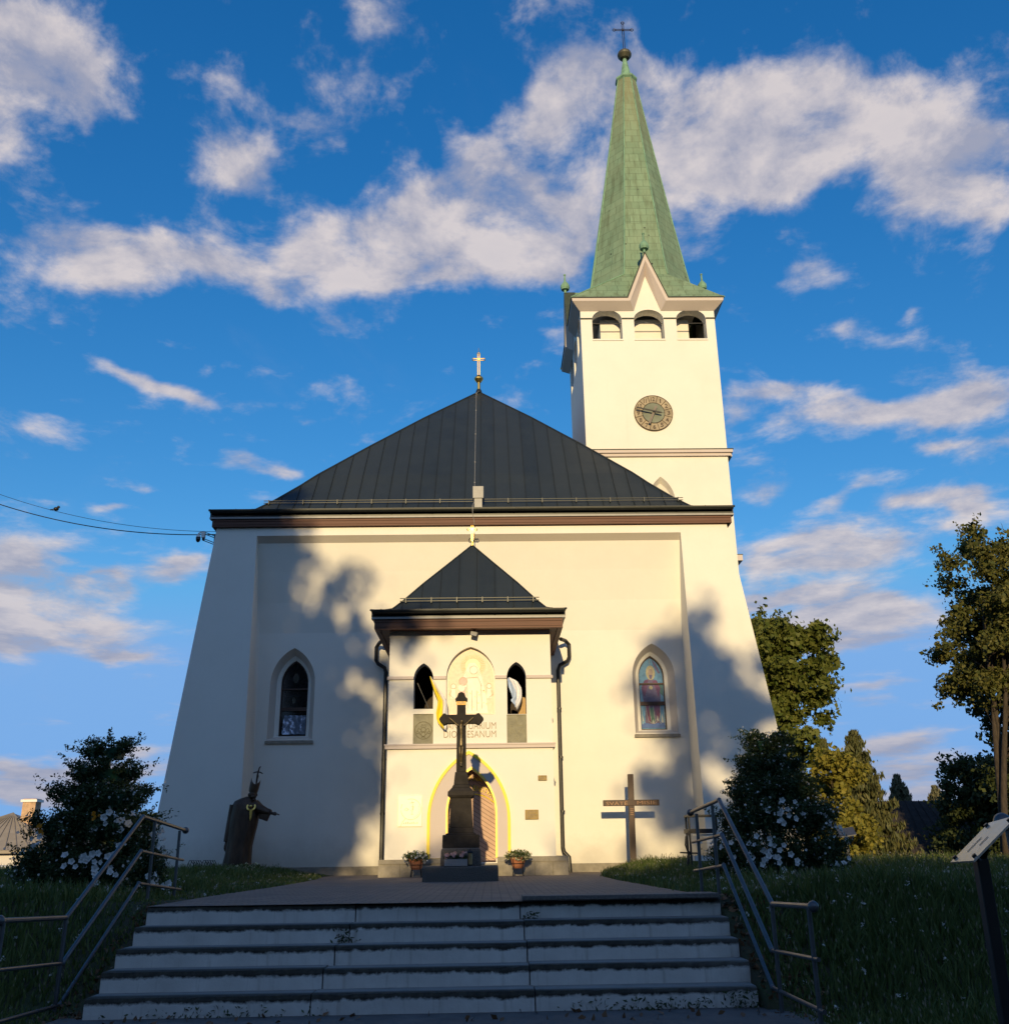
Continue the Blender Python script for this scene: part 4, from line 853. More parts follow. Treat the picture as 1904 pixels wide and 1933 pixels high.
# string course
b = MB()
for (x0_, x1_, y0_, y1_) in ((TX0-.16, TX1+.16, TF-.16, TF-.001), (TX0-.16, TX0-.001, TF-.001, TF+TD), (TX1+.001, TX1+.16, TF-.001, TF+TD)):
    b.box(x0_, x1_, y0_, y1_, 13.95, 14.06)
    b.box(x0_+.05, x1_-.05 if x1_-x0_ > 1 else x1_, y0_+.07 if y1_-y0_ < 1 else y0_, y1_, 13.84, 13.95)
    b.box(x0_-.025, x1_+.025 if x1_-x0_ > 1 else x1_, y0_-.025 if y1_-y0_ < 1 else y0_, y1_, 14.06, 14.085, 1)
b.build('string_course', [M['trim'], M['coppercap']], tower)
b = MB(); b.box(TX1+.001, TX1+.18, TF+.0, TF+TD, 9.95, 10.15); b.box(TX1+.001, TX1+.2, TF+.0, TF+TD, 10.15, 10.18, 1); b.build('string_course', [M['trim'], M['coppercap']], tower)
# eaves cornice following the gable
def cornice_front(b, mapf):
    A = [(TX0-.33, 20.20), (5.32, 20.20), (6.075, 22.15), (6.83, 20.20), (TX1+.33, 20.20)]     # top edge (outer)
    Bm = [(TX0-.31, 20.08), (5.40, 20.08), (6.075, 21.86), (6.75, 20.08), (TX1+.31, 20.08)]
    C_ = [(TX0-.02, 19.82), (5.56, 19.82), (6.075, 21.35), (6.59, 19.82), (TX1+.02, 19.82)]
    def row(lst, y): return [mapf(x, y, z) for x, z in lst]
    for (l0, y0, l1, y1, mm) in ((A, TF-.33, Bm, TF-.32, 0), (Bm, TF-.32, C_, TF-.012, 0)):
        v = row(l0, y0)+row(l1, y1); b.add(v, [(i, i+1, i+6, i+5) for i in range(4)], mm)
    A2 = [(TX0-.36, 20.24), (5.30, 20.24), (6.075, 22.23), (6.85, 20.24), (TX1+.36, 20.24)]
    v = row(A, TF-.36)+row(A2, TF-.36)+row(A, TF+.1)+row(A2, TF+.1)
    b.add(v, [(i, i+1, i+6, i+5) for i in range(4)]+[(i+10, i+11, i+1, i) for i in range(4)]+[(i+5, i+6, i+16, i+15) for i in range(4)], 1)
b = MB()
cornice_front(b, lambda x, y, z: (x, y, z))
cornice_front(b, lambda x, y, z: (TX0 + (y-TF), TF + TD - (x-TX0), z))
cornice_front(b, lambda x, y, z: (TX1 - (y-TF), TF + (x-TX0), z))
b.build('cornice', [M['trim'], M['coppercap']], tower, fix=False)
# spire (its axis stands a little out of true)
AXX = lambda z: TCX + .15 + .12*(z-22)/12
def spire():
    me = bpy.data.meshes.new('spire'); bm = bmesh.new(); uv = bm.loops.layers.uv.new('UVMap')
    H = HW+.36; zb_ = 20.22
    prof = [(21.75, 2.06), (22.1, 1.98), (22.8, 1.86), (24.5, 1.60), (26.3, 1.33), (28.1, 1.07), (30.0, .80), (31.7, .57), (33.15, .37)]   # z, apothem
    def ring(z, ap):
        c = ap*math.tan(math.pi/8)
        return [Vector((AXX(z)+x, TCY+y, z)) for x, y in ((-c, -ap), (c, -ap), (ap, -c), (ap, c), (c, ap), (-c, ap), (-ap, c), (-ap, -c))]
    def face(pts, mi=0):
        vs = [bm.verts.new(p) for p in pts]; f = bm.faces.new(vs); f.material_index = mi
        n = f.normal if f.normal.length > 0 else Vector((0, 0, 1)); f.normal_update(); n = f.normal
        t = Vector((0, 0, 1)).cross(n); t = t.normalized() if t.length > 1e-4 else Vector((1, 0, 0)); u_ = n.cross(t)
        for lp_ in f.loops: lp_[uv].uv = (lp_.vert.co.dot(t), lp_.vert.co.dot(u_))
    rings = [ring(z, a) for z, a in prof]
    for r0, r1 in zip(rings[:-1], rings[1:]):
        for j in range(8): face([r0[j], r0[(j+1) % 8], r1[(j+1) % 8], r1[j]])
    corners = [Vector((TCX-H, TCY-H, zb_)), Vector((TCX+H, TCY-H, zb_)), Vector((TCX+H, TCY+H, zb_)), Vector((TCX-H, TCY+H, zb_))]
    r0 = rings[0]
    mid = []
    for k in range(4):
        a, c = corners[k], corners[(k+1) % 4]
        rotk = Matrix.Rotation(k*math.pi/2, 3, 'Z')
        def gk(x, y, z): v = rotk @ Vector((x, y, 0)); return Vector((TCX+v.x, TCY+v.y, z))
        face([a, gk(-.79, -H, zb_), gk(-.186, -2.06, 21.75), r0[2*k]]); face([gk(.79, -H, zb_), c, r0[2*k+1], gk(.186, -2.06, 21.75)])
        e0, e1 = r0[(2*k-1) % 8], r0[2*k]
        face([a, e1, e0])
    # gable dormer roofs running back into the spire
    for k in range(4):
        rot = Matrix.Rotation(k*math.pi/2, 3, 'Z')
        def g(x, y, z): v = rot @ Vector((x, y, 0)); return Vector((TCX+v.x, TCY+v.y, z))
        yb = -1.45
        for sg in (-1, 1):
            face([g(sg*.79, -H, zb_-.0), g(0, -H, 22.22), g(0, yb, 22.22), g(sg*.79, yb, zb_)])
    # ridge rolls
    bm.to_mesh(me); bm.free(); me.materials.append(M['copper'])
    o = bpy.data.objects.new('spire', me); COL.objects.link(o); o.parent = ch
    me.transform(Matrix.Translation(-ORG[ch.name])); ORG[o.name] = ORG[ch.name].copy()
    return o, rings, corners
sp_o, sp_r, sp_c = spire()
b = MB()
for j in range(8): b.tube([r[j] for r in sp_r], [.03]*5+[.026]*(len(sp_r)-5), 6)
for k in range(4):
    for e in (sp_r[0][2*k],): b.tube([sp_c[k], e], .03, 6)
b.build('ridge_roll', M['copperplain'], sp_o)
b = MB()
b.lathe([(.42, -.1), (.50, -.02), (.50, .07), (.40, .1), (.30, .16), (.235, .35), (.12, 1.05), (.085, 1.3)], (AXX(33.4), TCY, 33.1), 8, 0, a0=math.pi/8)
b.lathe([(.08, 0), (.20, .05), (.31, .20), (.32, .28), (.28, .38), (.19, .47), (.07, .52)], (AXX(34), TCY, 34.36), 20, 1)
fin = b.build('spire_ball', [M['copperplain'], simple('dark_patinated_ball', (.09, .085, .055), .5, .3, var=.3)], sp_o)
b = MB(); budded_cross(b, (AXX(35), TCY, 34.85), 1.72, .95, .03, .07, zbar=.72); b.build('spire_cross', simple('dark_iron', (.02, .018, .03), .5, .4), sp_o)
for k, (x, y) in enumerate(((TCX, TCY-HW-.3), (TCX-HW-.3, TCY), (TCX+HW+.3, TCY), (TCX, TCY+HW+.3))):
    b = MB(); b.lathe([(.05, 0), (.05, .12), (.16, .15), (.19, .24), (.18, .36), (.10, .48), (.045, .56), (.03, .82), (.05, .84), (.05, .88)], (x, y, 22.2), 10); b.build('finial', M['copperplain'], sp_o)
# clock
ck = (6.03, TF, 15.55)
b = MB()
def disc(b, r, y0, y1, m, n=48): b.prism([(ck[0]+r*math.cos(2*math.pi*i/n), ck[2]+r*math.sin(2*math.pi*i/n)) for i in range(n)], y0, y1, m)
dialm = simple('weathered_brass_dial', (.29, .24, .165), .6, .2, var=.28, scale=3); dialc = simple('patinated_dial_centre', (.15, .17, .13), .6, .2, var=.3, scale=2); inkm = simple('dial_ink', (.05, .03, .016), .6)
disc(b, .71, TF-.05, TF-.001, 0); disc(b, .42, TF-.056, TF-.05, 1)
for r in (.405, .695):
    ring = [(ck[0]+r*math.cos(2*math.pi*i/48), TF-.058, ck[2]+r*math.sin(2*math.pi*i/48)) for i in range(49)]; b.tube(ring, .013, 5, 2, cap=False)
for k in range(12):
    a = R(15+30*k); b.tube([(ck[0]+.41*math.cos(a), TF-.054, ck[2]+.41*math.sin(a)), (ck[0]+.69*math.cos(a), TF-.054, ck[2]+.69*math.sin(a))], .011, 5, 2)
b.tube([(ck[0]-.4, TF-.058, ck[2]), (ck[0]+.4, TF-.058, ck[2])], .008, 5, 2)
clock = b.build('clock', [dialm, dialc, inkm], tower)
for k in range(1, 13):
    a = R(90-30*k); s = str(k); wdt = {1: .04, 10: .15, 11: .10, 12: .15}.get(k, .105)
    text(s, wdt, .165, (ck[0]+.555*math.cos(a), TF-.052, ck[2]+.555*math.sin(a)-.082), inkm, 'numeral', clock, .008, bold=.02)
for nm, ang, l1, l2, wdt, yy in (('hour_hand', R(90-203), .50, .25, .085, TF-.16), ('minute_hand', R(90-283.5), .66, .28, .05, TF-.22)):
    d = Vector((math.cos(ang), 0, math.sin(ang))); b = MB(); c0 = Vector((ck[0], yy, ck[2])); b.obox(c0-d*l2, c0+d*l1, wdt, .02, 0, upv=(0, 1, 0))
    if nm == 'hour_hand': b.tube([c0, c0+Vector((0, .16, 0))], .03, 8)
    b.build(nm, simple('hand_'+nm, (.18, .145, .12) if nm == 'hour_hand' else (.02, .017, .015), .6), clock)
# louvred tower window
b = MB()
for k in range(9): b.hexa([(5.83, TF+.30, 11.55+k*.13), (6.41, TF+.30, 11.55+k*.13), (6.41, TF+.38, 11.62+k*.13), (5.83, TF+.38, 11.62+k*.13), (5.83, TF+.30, 11.565+k*.13), (6.41, TF+.30, 11.565+k*.13), (6.41, TF+.38, 11.635+k*.13), (5.83, TF+.38, 11.635+k*.13)])
b.add([(5.7, TF+.40, 11.4), (6.55, TF+.40, 11.4), (6.55, TF+.40, 12.9), (5.7, TF+.40, 12.9)], [(0, 1, 2, 3)], 1)
b.build('louvre', [simple('red_brown_louvre', (.17, .06, .035), .6), M['dark']], tower)
# ------------------------------------------------------------------ things fixed to the church
def flag(name, label, cols, top, pts_l, pts_r, y0, seed, parentname):
    # cloth hanging from its upper corner, gathered into folds; pts_l/r are the two edges from top to bottom
    rr = random.Random(seed); n = len(pts_l); m_ = 16; root = thing(name, label, 'flag', top)
    def strip(u0, u1, mat, nm):
        b = MB(); k = 8; vs = []
        for i in range(n):
            for j in range(k+1):
                u = u0+(u1-u0)*j/k; xl_, zl_ = pts_l[i]; xr_, zr_ = pts_r[i]
                amp = .05*min(1, i/2.0)
                vs.append((xl_+(xr_-xl_)*u, y0 + amp*math.sin(u*9+i*.5+seed) - .03*i/n, zl_+(zr_-zl_)*u + .012*math.sin(u*14+seed)))
        fs = [(i*(k+1)+j, i*(k+1)+j+1, (i+1)*(k+1)+j+1, (i+1)*(k+1)+j) for i in range(n-1) for j in range(k)]
        b.add(vs, fs); o = b.build(nm, mat, root, smooth=True); s = o.modifiers.new('thick', 'SOLIDIFY'); s.thickness = .006
        return o
    for (u0, u1, mat, nm) in cols: strip(u0, u1, mat, nm)
    return root
def sm(pts, n=14):
    t = np.linspace(0, 1, len(pts)); T = np.linspace(0, 1, n); a = np.array(pts)
    return list(zip(np.interp(T, t, a[:, 0]), np.interp(T, t, a[:, 1])))
flag('church_flag', 'narrow yellow and white flag hanging from the small left porch opening', [(0, .55, M['flagyellow'], 'yellow_half'), (.55, 1.0, M['flagwhite'], 'white_half')],
     (-1.45, PF-.12, 4.6), sm([(-1.47, 4.60), (-1.38, 4.25), (-1.26, 3.98), (-1.30, 3.72), (-1.28, 3.52), (-1.16, 3.36)]), sm([(-1.44, 4.60), (-1.24, 4.28), (-1.05, 4.0), (-1.02, 3.72), (-1.04, 3.48), (-1.06, 3.30)]), PF-.14, 1, None)
flag('church_flag', 'white and pale blue flag bunched up in the small right porch opening', [(0, .45, M['flagblue'], 'blue_half'), (.45, 1.0, M['flagwhite'], 'white_half')],
     (.46, PF-.10, 4.58), sm([(.44, 4.55), (.45, 4.38), (.52, 4.2), (.55, 4.08), (.50, 4.02), (.58, 3.92)]), sm([(.48, 4.58), (.66, 4.50), (.77, 4.30), (.78, 4.10), (.74, 3.92), (.66, 3.78)]), PF-.05, 5, None)
# floodlight under the porch eaves
t = thing('floodlight', 'small grey floodlight tucked under the porch eaves above the arched mosaic', 'floodlight', (-.38, PF-.2, 5.7))
b = MB(); b.hexa([(-.48, PF-.30, 5.60), (-.32, PF-.30, 5.56), (-.28, PF-.12, 5.66), (-.44, PF-.12, 5.70), (-.46, PF-.26, 5.70), (-.30, PF-.26, 5.66), (-.29, PF-.12, 5.72), (-.43, PF-.12, 5.76)]); b.build('housing', M['rubber'], t, bevel=.01)
b = MB(); b.tube([(-.37, PF-.16, 5.70), (-.37, PF-.10, 5.79)], .02, 6); b.build('bracket', M['black'], t)
b = MB(); b.add([(-.47, PF-.305, 5.605), (-.33, PF-.305, 5.565), (-.29, PF-.13, 5.648), (-.43, PF-.13, 5.688)], [(0, 1, 2, 3)]); b.build('lens', M['white'], t)
# plaques
t = thing('wall_plaque', 'ivory plaque with a round cross and fish emblem, left of the church door', 'plaque', (-1.9, PF, 1.12))
b = MB(); b.box(-2.185, -1.62, PF-.03, PF-.002, 1.11, 1.815); b.build('panel', M['ivory'], t, bevel=.006)
el_ = simple('engraving', (.52, .46, .30), .6); b = MB(); c0 = (-1.88, 1.50)
carve(b, [circ(c0[0], c0[1], .235, 30, -175, 110), circ(c0[0], c0[1], .235, 30, 150, 175), [(-2.0, 1.30), (-2.07, 1.22), (-2.12, 1.12)], [(c0[0]+.02, c0[1]+.20), (c0[0]+.045, c0[1]+.08), (c0[0]+.03, c0[1]-.02)], [(c0[0]-.03, c0[1]+.14), (c0[0]+.08, c0[1]+.16)],
          [(c0[0]+.0, c0[1]+.06), (c0[0]+.07, c0[1]+.06), (c0[0]+.03, c0[1]-.05), (c0[0]-.01, c0[1]-.02)], [(c0[0]+.03, c0[1]-.05), (c0[0]+.03, c0[1]-.11)], [(c0[0]-.0, c0[1]-.11), (c0[0]+.06, c0[1]-.115)],
          [(c0[0]-.05, c0[1]+.0), (c0[0]-.11, c0[1]+.03), (c0[0]-.16, c0[1]-.02), (c0[0]-.10, c0[1]-.03), (c0[0]-.05, c0[1]+.0)]] + [[(c0[0]+.19*math.cos(a), c0[1]+.19*math.sin(a)), (c0[0]+.205*math.cos(a+.05), c0[1]+.205*math.sin(a+.05))] for a in [R(-70+11*k) for k in range(9)]], PF-.032, .005, 0)
for k in range(8): b.box(-2.05+k*.045, -2.03+k*.045, PF-.033, PF-.03, 1.17, 1.17+.03+.01*(k % 3))
b.build('emblem', el_, t)
t = thing('wall_plaque', 'small oblong bronze plaque high on the wall right of the church door', 'plaque', (1.235, PF, 2.12))
b = MB(); b.box(1.13, 1.34, PF-.03, PF-.002, 2.115, 2.235); b.build('panel', M['brass'], t, bevel=.01)
b = MB(); [b.box(1.16, 1.31, PF-.034, PF-.03, 2.145+k*.03, 2.155+k*.03) for k in range(2)]; b.build('inscription', M['letter'], t)
t = thing('wall_plaque', 'square brass plaque at waist height right of the church door', 'plaque', (.96, PF, 1.24))
b = MB(); b.box(.805, 1.12, PF-.03, PF-.002, 1.235, 1.455); b.build('panel', M['brass'], t, bevel=.008)
b = MB(); [b.box(.85, 1.07-.04*(k % 2), PF-.034, PF-.03, 1.28+k*.032, 1.288+k*.032) for k in range(5)]; b.build('inscription', M['letter'], t)
# surveillance camera on its bracket, left eaves corner
t = thing('security_camera', 'dome security camera on a twin-arm bracket at the left corner below the church eaves', 'camera', (-7.75, 26.45, 9.05))
b = MB()
for z in (9.18, 8.98):
    for dz in (0, -.055): b.tube([(-7.78, 26.5, z+dz-.05), (-8.08, 26.4, z+dz+.05)], .012, 6)
b.box(-7.80, -7.755, 26.45, 26.56, 8.72, 9.18); b.box(-8.11, -8.06, 26.36, 26.46, 8.98, 9.24)
for z in (9.15, 8.95): b.box(-7.78, -7.4, 26.58-.02, 26.585, z-.006, z+.006)
b.build('bracket', M['black'], t)
b = MB(); b.box(-8.13, -8.04, 26.34, 26.44, 9.05, 9.22); b.tube([(-8.06, 26.4, 9.18), (-8.16, 26.38, 9.21), (-8.21, 26.37, 9.18), (-8.22, 26.37, 9.10)], .03, 8); b.lathe([(.04, 0), (.06, -.03), (.065, -.07)], (-8.22, 26.37, 9.12), 12); b.build('arm_housing', M['white'], t)
b = MB(); b.lathe([(.068, 0), (.066, -.07), (.05, -.12), (.02, -.145)], (-8.22, 26.37, 9.06), 14); b.build('dome', M['glassdark'], t, smooth=True)
# overhead cables with a bird
CABLE_END = (-20.8, 27.9, 13.75)
def cable(name, label, p0, p1, sag, r):
    b = MB(); pts = []
    for i in range(41):
        u = i/40; p = Vector(p0).lerp(Vector(p1), u); p.z -= 4*sag*u*(1-u); pts.append(p)
    b.tube(pts, r, 5); return tag(b.build(name, M['black']), label, 'cable'), pts
CP0, CP1 = (-7.8, 26.55, 9.2), CABLE_END
_, cpts = cable('overhead_cable', 'lower dark cable sagging from the church corner out of the left edge', CP0, CP1, 1.1, .014)
_, cpts2 = cable('overhead_cable', 'upper thinner cable running from the church corner past the left edge', (-7.8, 26.6, 9.3), (-20.8, 27.9, 14.15), 1.05, .007)
bp_ = cpts2[15]
b = MB(); b.ball((0, 0, 0), .10, n=10, sz=.75); b.ball((.09, -.02, .07), .055, n=8); b.obox((-.06, 0, 0), (-.24, .02, -.03), .06, .02); b.obox((.13, -.02, .07), (.17, -.03, .065), .015, .015)
b.v = [(bp_.x+x*.75, bp_.y+y*.75, bp_.z+.07+z*.75) for x, y, z in b.v]
tag(b.build('bird', M['black'], smooth=True), 'small dark bird perched on the upper overhead cable', 'bird')

# ------------------------------------------------------------------ stone wayside cross
CX, CYc = -.58, 19.95
t = thing('stone_cross', 'tall blackened stone crucifix on a stepped pedestal in front of the church door', 'crucifix', (CX, CYc, 0))
b = MB(); b.box(-1.29, .13, 19.35, 20.6, -.05, .275); b.build('base_slab', M['speckle'], t, bevel=.03)
b = MB()
def taper(z0, z1, w0, w1, d0, d1): b.hexa([(CX-w0, CYc-d0, z0), (CX+w0, CYc-d0, z0), (CX+w0, CYc+d0, z0), (CX-w0, CYc+d0, z0), (CX-w1, CYc-d1, z1), (CX+w1, CYc-d1, z1), (CX+w1, CYc+d1, z1), (CX-w1, CYc+d1, z1)])
taper(.275, .56, .385, .375, .36, .35); taper(.56, .60, .375, .35, .35, .32)
b.build('lower_pedestal', M['speckle'], t, bevel=.012)
b = MB(); taper(.60, .84, .355, .35, .31, .30); taper(.84, .87, .30, .28, .27, .26); taper(.87, .97, .245, .235, .235, .225); taper(.97, 1.52, .225, .195, .215, .19); taper(1.52, 1.56, .205, .25, .2, .24); taper(1.56, 1.65, .26, .255, .25, .245); taper(1.65, 1.72, .24, .18, .23, .17); taper(1.72, 1.78, .18, .15, .17, .14); taper(1.78, 2.02, .145, .12, .135, .11)
b.build('pedestal', M['darkstone'], t, bevel=.012)
b = MB(); hz = 3.055; aw = .088
def trefoil_out():
    return None
cr_poly = [(CX-.098, 2.02), (CX+.098, 2.02), (CX+.09, hz-aw), (CX+.30, hz-aw), (CX+.315, hz-aw-.022), (CX+.36, hz-aw-.03), (CX+.40, hz-aw+.02), (CX+.435, hz-.03), (CX+.45, hz), (CX+.435, hz+.03), (CX+.40, hz+aw-.02), (CX+.36, hz+aw+.03), (CX+.315, hz+aw+.022), (CX+.30, hz+aw), (CX+.088, hz+aw),
           (CX+.085, 3.40), (CX+.115, 3.415), (CX+.125, 3.46), (CX+.085, 3.50), (CX+.075, 3.53), (CX+.06, 3.575), (CX, 3.60), (CX-.06, 3.575), (CX-.075, 3.53), (CX-.085, 3.50), (CX-.125, 3.46), (CX-.115, 3.415), (CX-.085, 3.40),
           (CX-.088, hz+aw), (CX-.30, hz+aw), (CX-.315, hz+aw+.022), (CX-.36, hz+aw+.03), (CX-.40, hz+aw-.02), (CX-.435, hz+.03), (CX-.45, hz), (CX-.435, hz-.03), (CX-.40, hz-aw+.02), (CX-.36, hz-aw-.03), (CX-.315, hz-aw-.022), (CX-.30, hz-aw), (CX-.09, hz-aw)]
b.prism(cr_poly, CYc-.085, CYc+.085); b.build('cross', M['darkstone'], t, bevel=.012)
b = MB(); b.box(CX-.10, CX+.10, CYc-.10, CYc-.088, 3.33, 3.405); ttl = b.build('title_plate', M['goldold'], t, bevel=.004)
text('INRI', .15, .05, (CX, CYc-.100, 3.343), M['letter'], 'lettering', ttl, .004)
def skinned(name, pts, edges, radii, mat, parent, subd=2, root=0, flat=1.0):
    me = bpy.data.meshes.new(name); me.from_pydata([tuple(p) for p in pts], edges, []); o = bpy.data.objects.new(name, me); COL.objects.link(o)
    m_ = o.modifiers.new('skin', 'SKIN'); m_.use_smooth_shade = True
    if not me.skin_vertices: 
        bpy.context.view_layer.objects.active = o; bpy.ops.mesh.customdata_skin_add() if False else None
    sv = me.skin_vertices[0].data if me.skin_vertices else None
    if sv:
        for i, r in enumerate(radii): sv[i].radius = (r, r*flat) if isinstance(r, (int, float)) else r
        sv[root].use_root = True
    s = o.modifiers.new('sub', 'SUBSURF'); s.levels = subd; s.render_levels = subd
    dg = bpy.context.evaluated_depsgraph_get(); dg.update(); m2 = bpy.data.meshes.new_from_object(o.evaluated_get(dg)); bpy.data.objects.remove(o)
    return m2
def link_mesh(name, me, mat, parent, og=None):
    po = ORG.get(parent.name, Vector()); og = po if og is None else Vector(og)
    me.transform(Matrix.Translation(-og)); me.materials.clear(); me.materials.append(mat)
    me.polygons.foreach_set('use_smooth', [True]*len(me.polygons))
    o = bpy.data.objects.new(name, me); COL.objects.link(o); o.parent = parent; o.location = og-po; ORG[o.name] = og; return o
yq = CYc-.12
pts = [(CX, yq, 2.62), (CX+.005, yq-.01, 2.74), (CX, yq-.015, 2.86), (CX, yq-.01, 2.93), (CX+.012, yq-.05, 2.985), (CX+.016, yq-.055, 3.035),
       (CX-.075, yq, 2.925), (CX-.15, yq+.01, 3.0), (CX-.225, yq+.015, 3.065), (CX-.245, yq+.015, 3.085), (CX+.075, yq, 2.925), (CX+.15, yq+.01, 3.0), (CX+.225, yq+.015, 3.065), (CX+.245, yq+.015, 3.085),
       (CX-.03, yq-.01, 2.55), (CX-.025, yq-.045, 2.38), (CX-.012, yq+.0, 2.20), (CX-.008, yq-.03, 2.13), (CX+.03, yq-.01, 2.55), (CX+.02, yq-.045, 2.38), (CX+.006, yq-.005, 2.19), (CX+.006, yq-.035, 2.12)]
ed = [(0, 1), (1, 2), (2, 3), (3, 4), (4, 5), (3, 6), (6, 7), (7, 8), (8, 9), (3, 10), (10, 11), (11, 12), (12, 13), (0, 14), (14, 15), (15, 16), (16, 17), (0, 18), (18, 19), (19, 20), (20, 21)]
rd = [.052, .043, .055, .028, .034, .032, .028, .019, .014, .012, .028, .019, .014, .012, .036, .028, .018, .013, .036, .028, .018, .013]
try:
    me = skinned('corpus', pts, ed, rd, M['corpus'], t, 2)
    cps = link_mesh('corpus', me, M['corpus'], t)
    if len(me.polygons) < 50: print('SKIN FAILED', len(me.polygons))
except Exception as e: print('corpus', e)
b = MB()
for k in range(14):
    a = 2*math.pi*k/14; a2 = 2*math.pi*(k+1)/14; b.add([(CX+.058*math.cos(a), yq-.01+.05*math.sin(a), 2.63), (CX+.058*math.cos(a2), yq-.01+.05*math.sin(a2), 2.63), (CX+.066*math.cos(a2), yq-.012+.056*math.sin(a2), 2.50+.03*math.sin(a2*3)), (CX+.066*math.cos(a), yq-.012+.056*math.sin(a), 2.50+.03*math.sin(a*3))], [(0, 1, 2, 3)])
b.build('loincloth', M['corpus'], t, smooth=True, fix=False)
# offerings on the base slab
t = thing('flower_trough', 'small grey trough of faded pink flowers at the foot of the stone crucifix', 'flower trough', (-.66, 19.42, .275))
b = MB()
for k in range(13): b.box(-.875+k*.033, -.848+k*.033, 19.36, 19.38, .28, .40)
b.box(-.88, -.45, 19.38, 19.50, .277, .395); b.build('trough', M['rubber'], t)
def blob_leaves(centers_r, n, size, mat, parent, name='foliage', **kw):
    P_ = []; D_ = []
    for (c, r) in centers_r:
        p, d = clump_pts(np.array(c), r, n, kw.get('flat', .8)); P_.append(p); D_.append(d)
    P_ = np.concatenate(P_); D_ = np.concatenate(D_); v, q = leaves(P_, size, D_, kw.get('aspect', .62), kw.get('droop'))
    return npmesh(name, v, q, mat, parent)
blob_leaves([((-.84+.07*k, 19.43, .44+.03*math.sin(k*2)), .06) for k in range(6)], 60, .035, M['petunia'], t)
def bloom_pts(cs, r, n): return np.concatenate([clump_pts(np.array(c), r, n)[0] for c in cs])
def flowerheads(name, pts, size, mat, parent, facing=(0, -1, .25), k=5):
    # five-petalled open flowers, each a shallow funnel turned roughly outwards
    n = len(pts); f = unit(np.array(facing)[None]*1.0 + rng.normal(size=(n, 3))*.55); a = unit(np.cross(f, np.tile([[0, 0, 1.]], (n, 1)))); b_ = np.cross(f, a)
    V = []; Q = []
    s = size*(1+.25*rng.normal(size=(n, 1)).clip(-1, 1))
    for j in range(k):
        t0 = 2*math.pi*j/k; t1 = 2*math.pi*(j+.5)/k; t2 = 2*math.pi*(j+1)/k
        e = lambda tt, rr, h: pts + (a*math.cos(tt)+b_*math.sin(tt))*s*rr + f*s*h
        V.append(np.stack([e(0, 0, -.25), e(t0+.1, .85, .12), e(t1, 1.05, .05), e(t2-.1, .85, .12)], 1))
    V = np.stack(V, 1).reshape(-1, 3); Q = np.arange(len(V)).reshape(-1, 4)
    return npmesh(name, V, Q, mat, parent)
flowerheads('blossoms', bloom_pts([(-.84, 19.38, .46), (-.70, 19.38, .48), (-.55, 19.38, .46), (-.5, 19.38, .52)], .05, 5), .032, M['pink'], t)
t = thing('grave_lantern', 'glass grave lantern with dark lid beside the pink flower trough', 'lantern', (-.395, 19.43, .277))
b = MB(); b.lathe([(.05, 0), (.052, .02), (.045, .025)], (-.395, 19.43, .278), 14); b.build('foot', M['black'], t)
b = MB(); b.lathe([(.05, .225), (.054, .24), (.045, .27), (.02, .285), (.012, .30)], (-.395, 19.43, .278), 14); b.build('lid', M['black'], t)
b = MB(); b.lathe([(.042, .025), (.046, .12), (.042, .225)], (-.395, 19.43, .278), 14); b.build('glass', simple('amber_glass', (.34, .25, .12), .12, var=.25), t)

# ------------------------------------------------------------------ mission cross
t = thing('mission_cross', 'slim dark wooden mission cross standing in the grass right of the porch', 'cross', (3.6, 26.0, 0))
b = MB(); b.hexa([(3.49, 25.93, -.1), (3.64, 25.93, -.1), (3.64, 26.07, -.1), (3.49, 26.07, -.1), (3.545, 25.935, 2.385), (3.685, 25.935, 2.385), (3.685, 26.065, 2.385), (3.545, 26.065, 2.385)]); b.build('upright', M['crosswood'], t, bevel=.008)
b = MB(); b.box(2.88, 4.31, 25.925, 26.06, 1.60, 1.745); bar = b.build('crossbar', M['crosswood'], t, bevel=.008)
lm = simple('carved_letter', (.34, .19, .10), .6)
text('SV\u00c4T\u00c9', .55, .11, (3.22, 25.923, 1.615), lm, 'lettering', bar, .004); text('MISIE', .5, .085, (3.99, 25.923, 1.63), lm, 'lettering', bar, .004)
b = MB(); [b.box(3.555, 3.635, 25.925, 25.93, 1.38+.045*k, 1.395+.045*k) for k in range(4)]; b.build('date_carving', lm, t)

# ------------------------------------------------------------------ bronze statue
SX, SY = -5.95, 25.0
t = thing('bronze_statue', 'dark bronze statue of a mitred churchman stretching out one hand, left of the porch', 'statue', (SX, SY, 0))
cxp = lambda x: -5.81+(x-779)*.00155
czp = lambda y: 2.22-(y-450)*.00155
prof = [(1905, 300, 830, .30), (1800, 322, 815, .30), (1700, 342, 806, .30), (1550, 372, 800, .30), (1400, 392, 800, .29), (1250, 402, 830, .28), (1100, 408, 860, .27), (950, 425, 882, .26), (850, 440, 872, .25), (780, 447, 850, .23), (730, 475, 815, .20), (690, 560, 800, .16), (660, 655, 800, .11)]
body = []; NS = 44
vs = []; fs = []
for i, (y, x0, x1, d) in enumerate(prof):
    z = czp(y); cx_ = (cxp(x0)+cxp(x1))/2; w_ = (cxp(x1)-cxp(x0))/2
    fold = .05*min(1, max(0, (1.75-z)/1.2))
    for j in range(NS):
        a = 2*math.pi*j/NS
        f = 1 - fold*(.5+.5*math.cos(a*9+math.sin(z*2.5)*.8)) - fold*.5*(.5+.5*math.cos(a*17+z*2))
        vs.append((cx_+w_*math.cos(a)*f, SY+d*math.sin(a)*f, z))
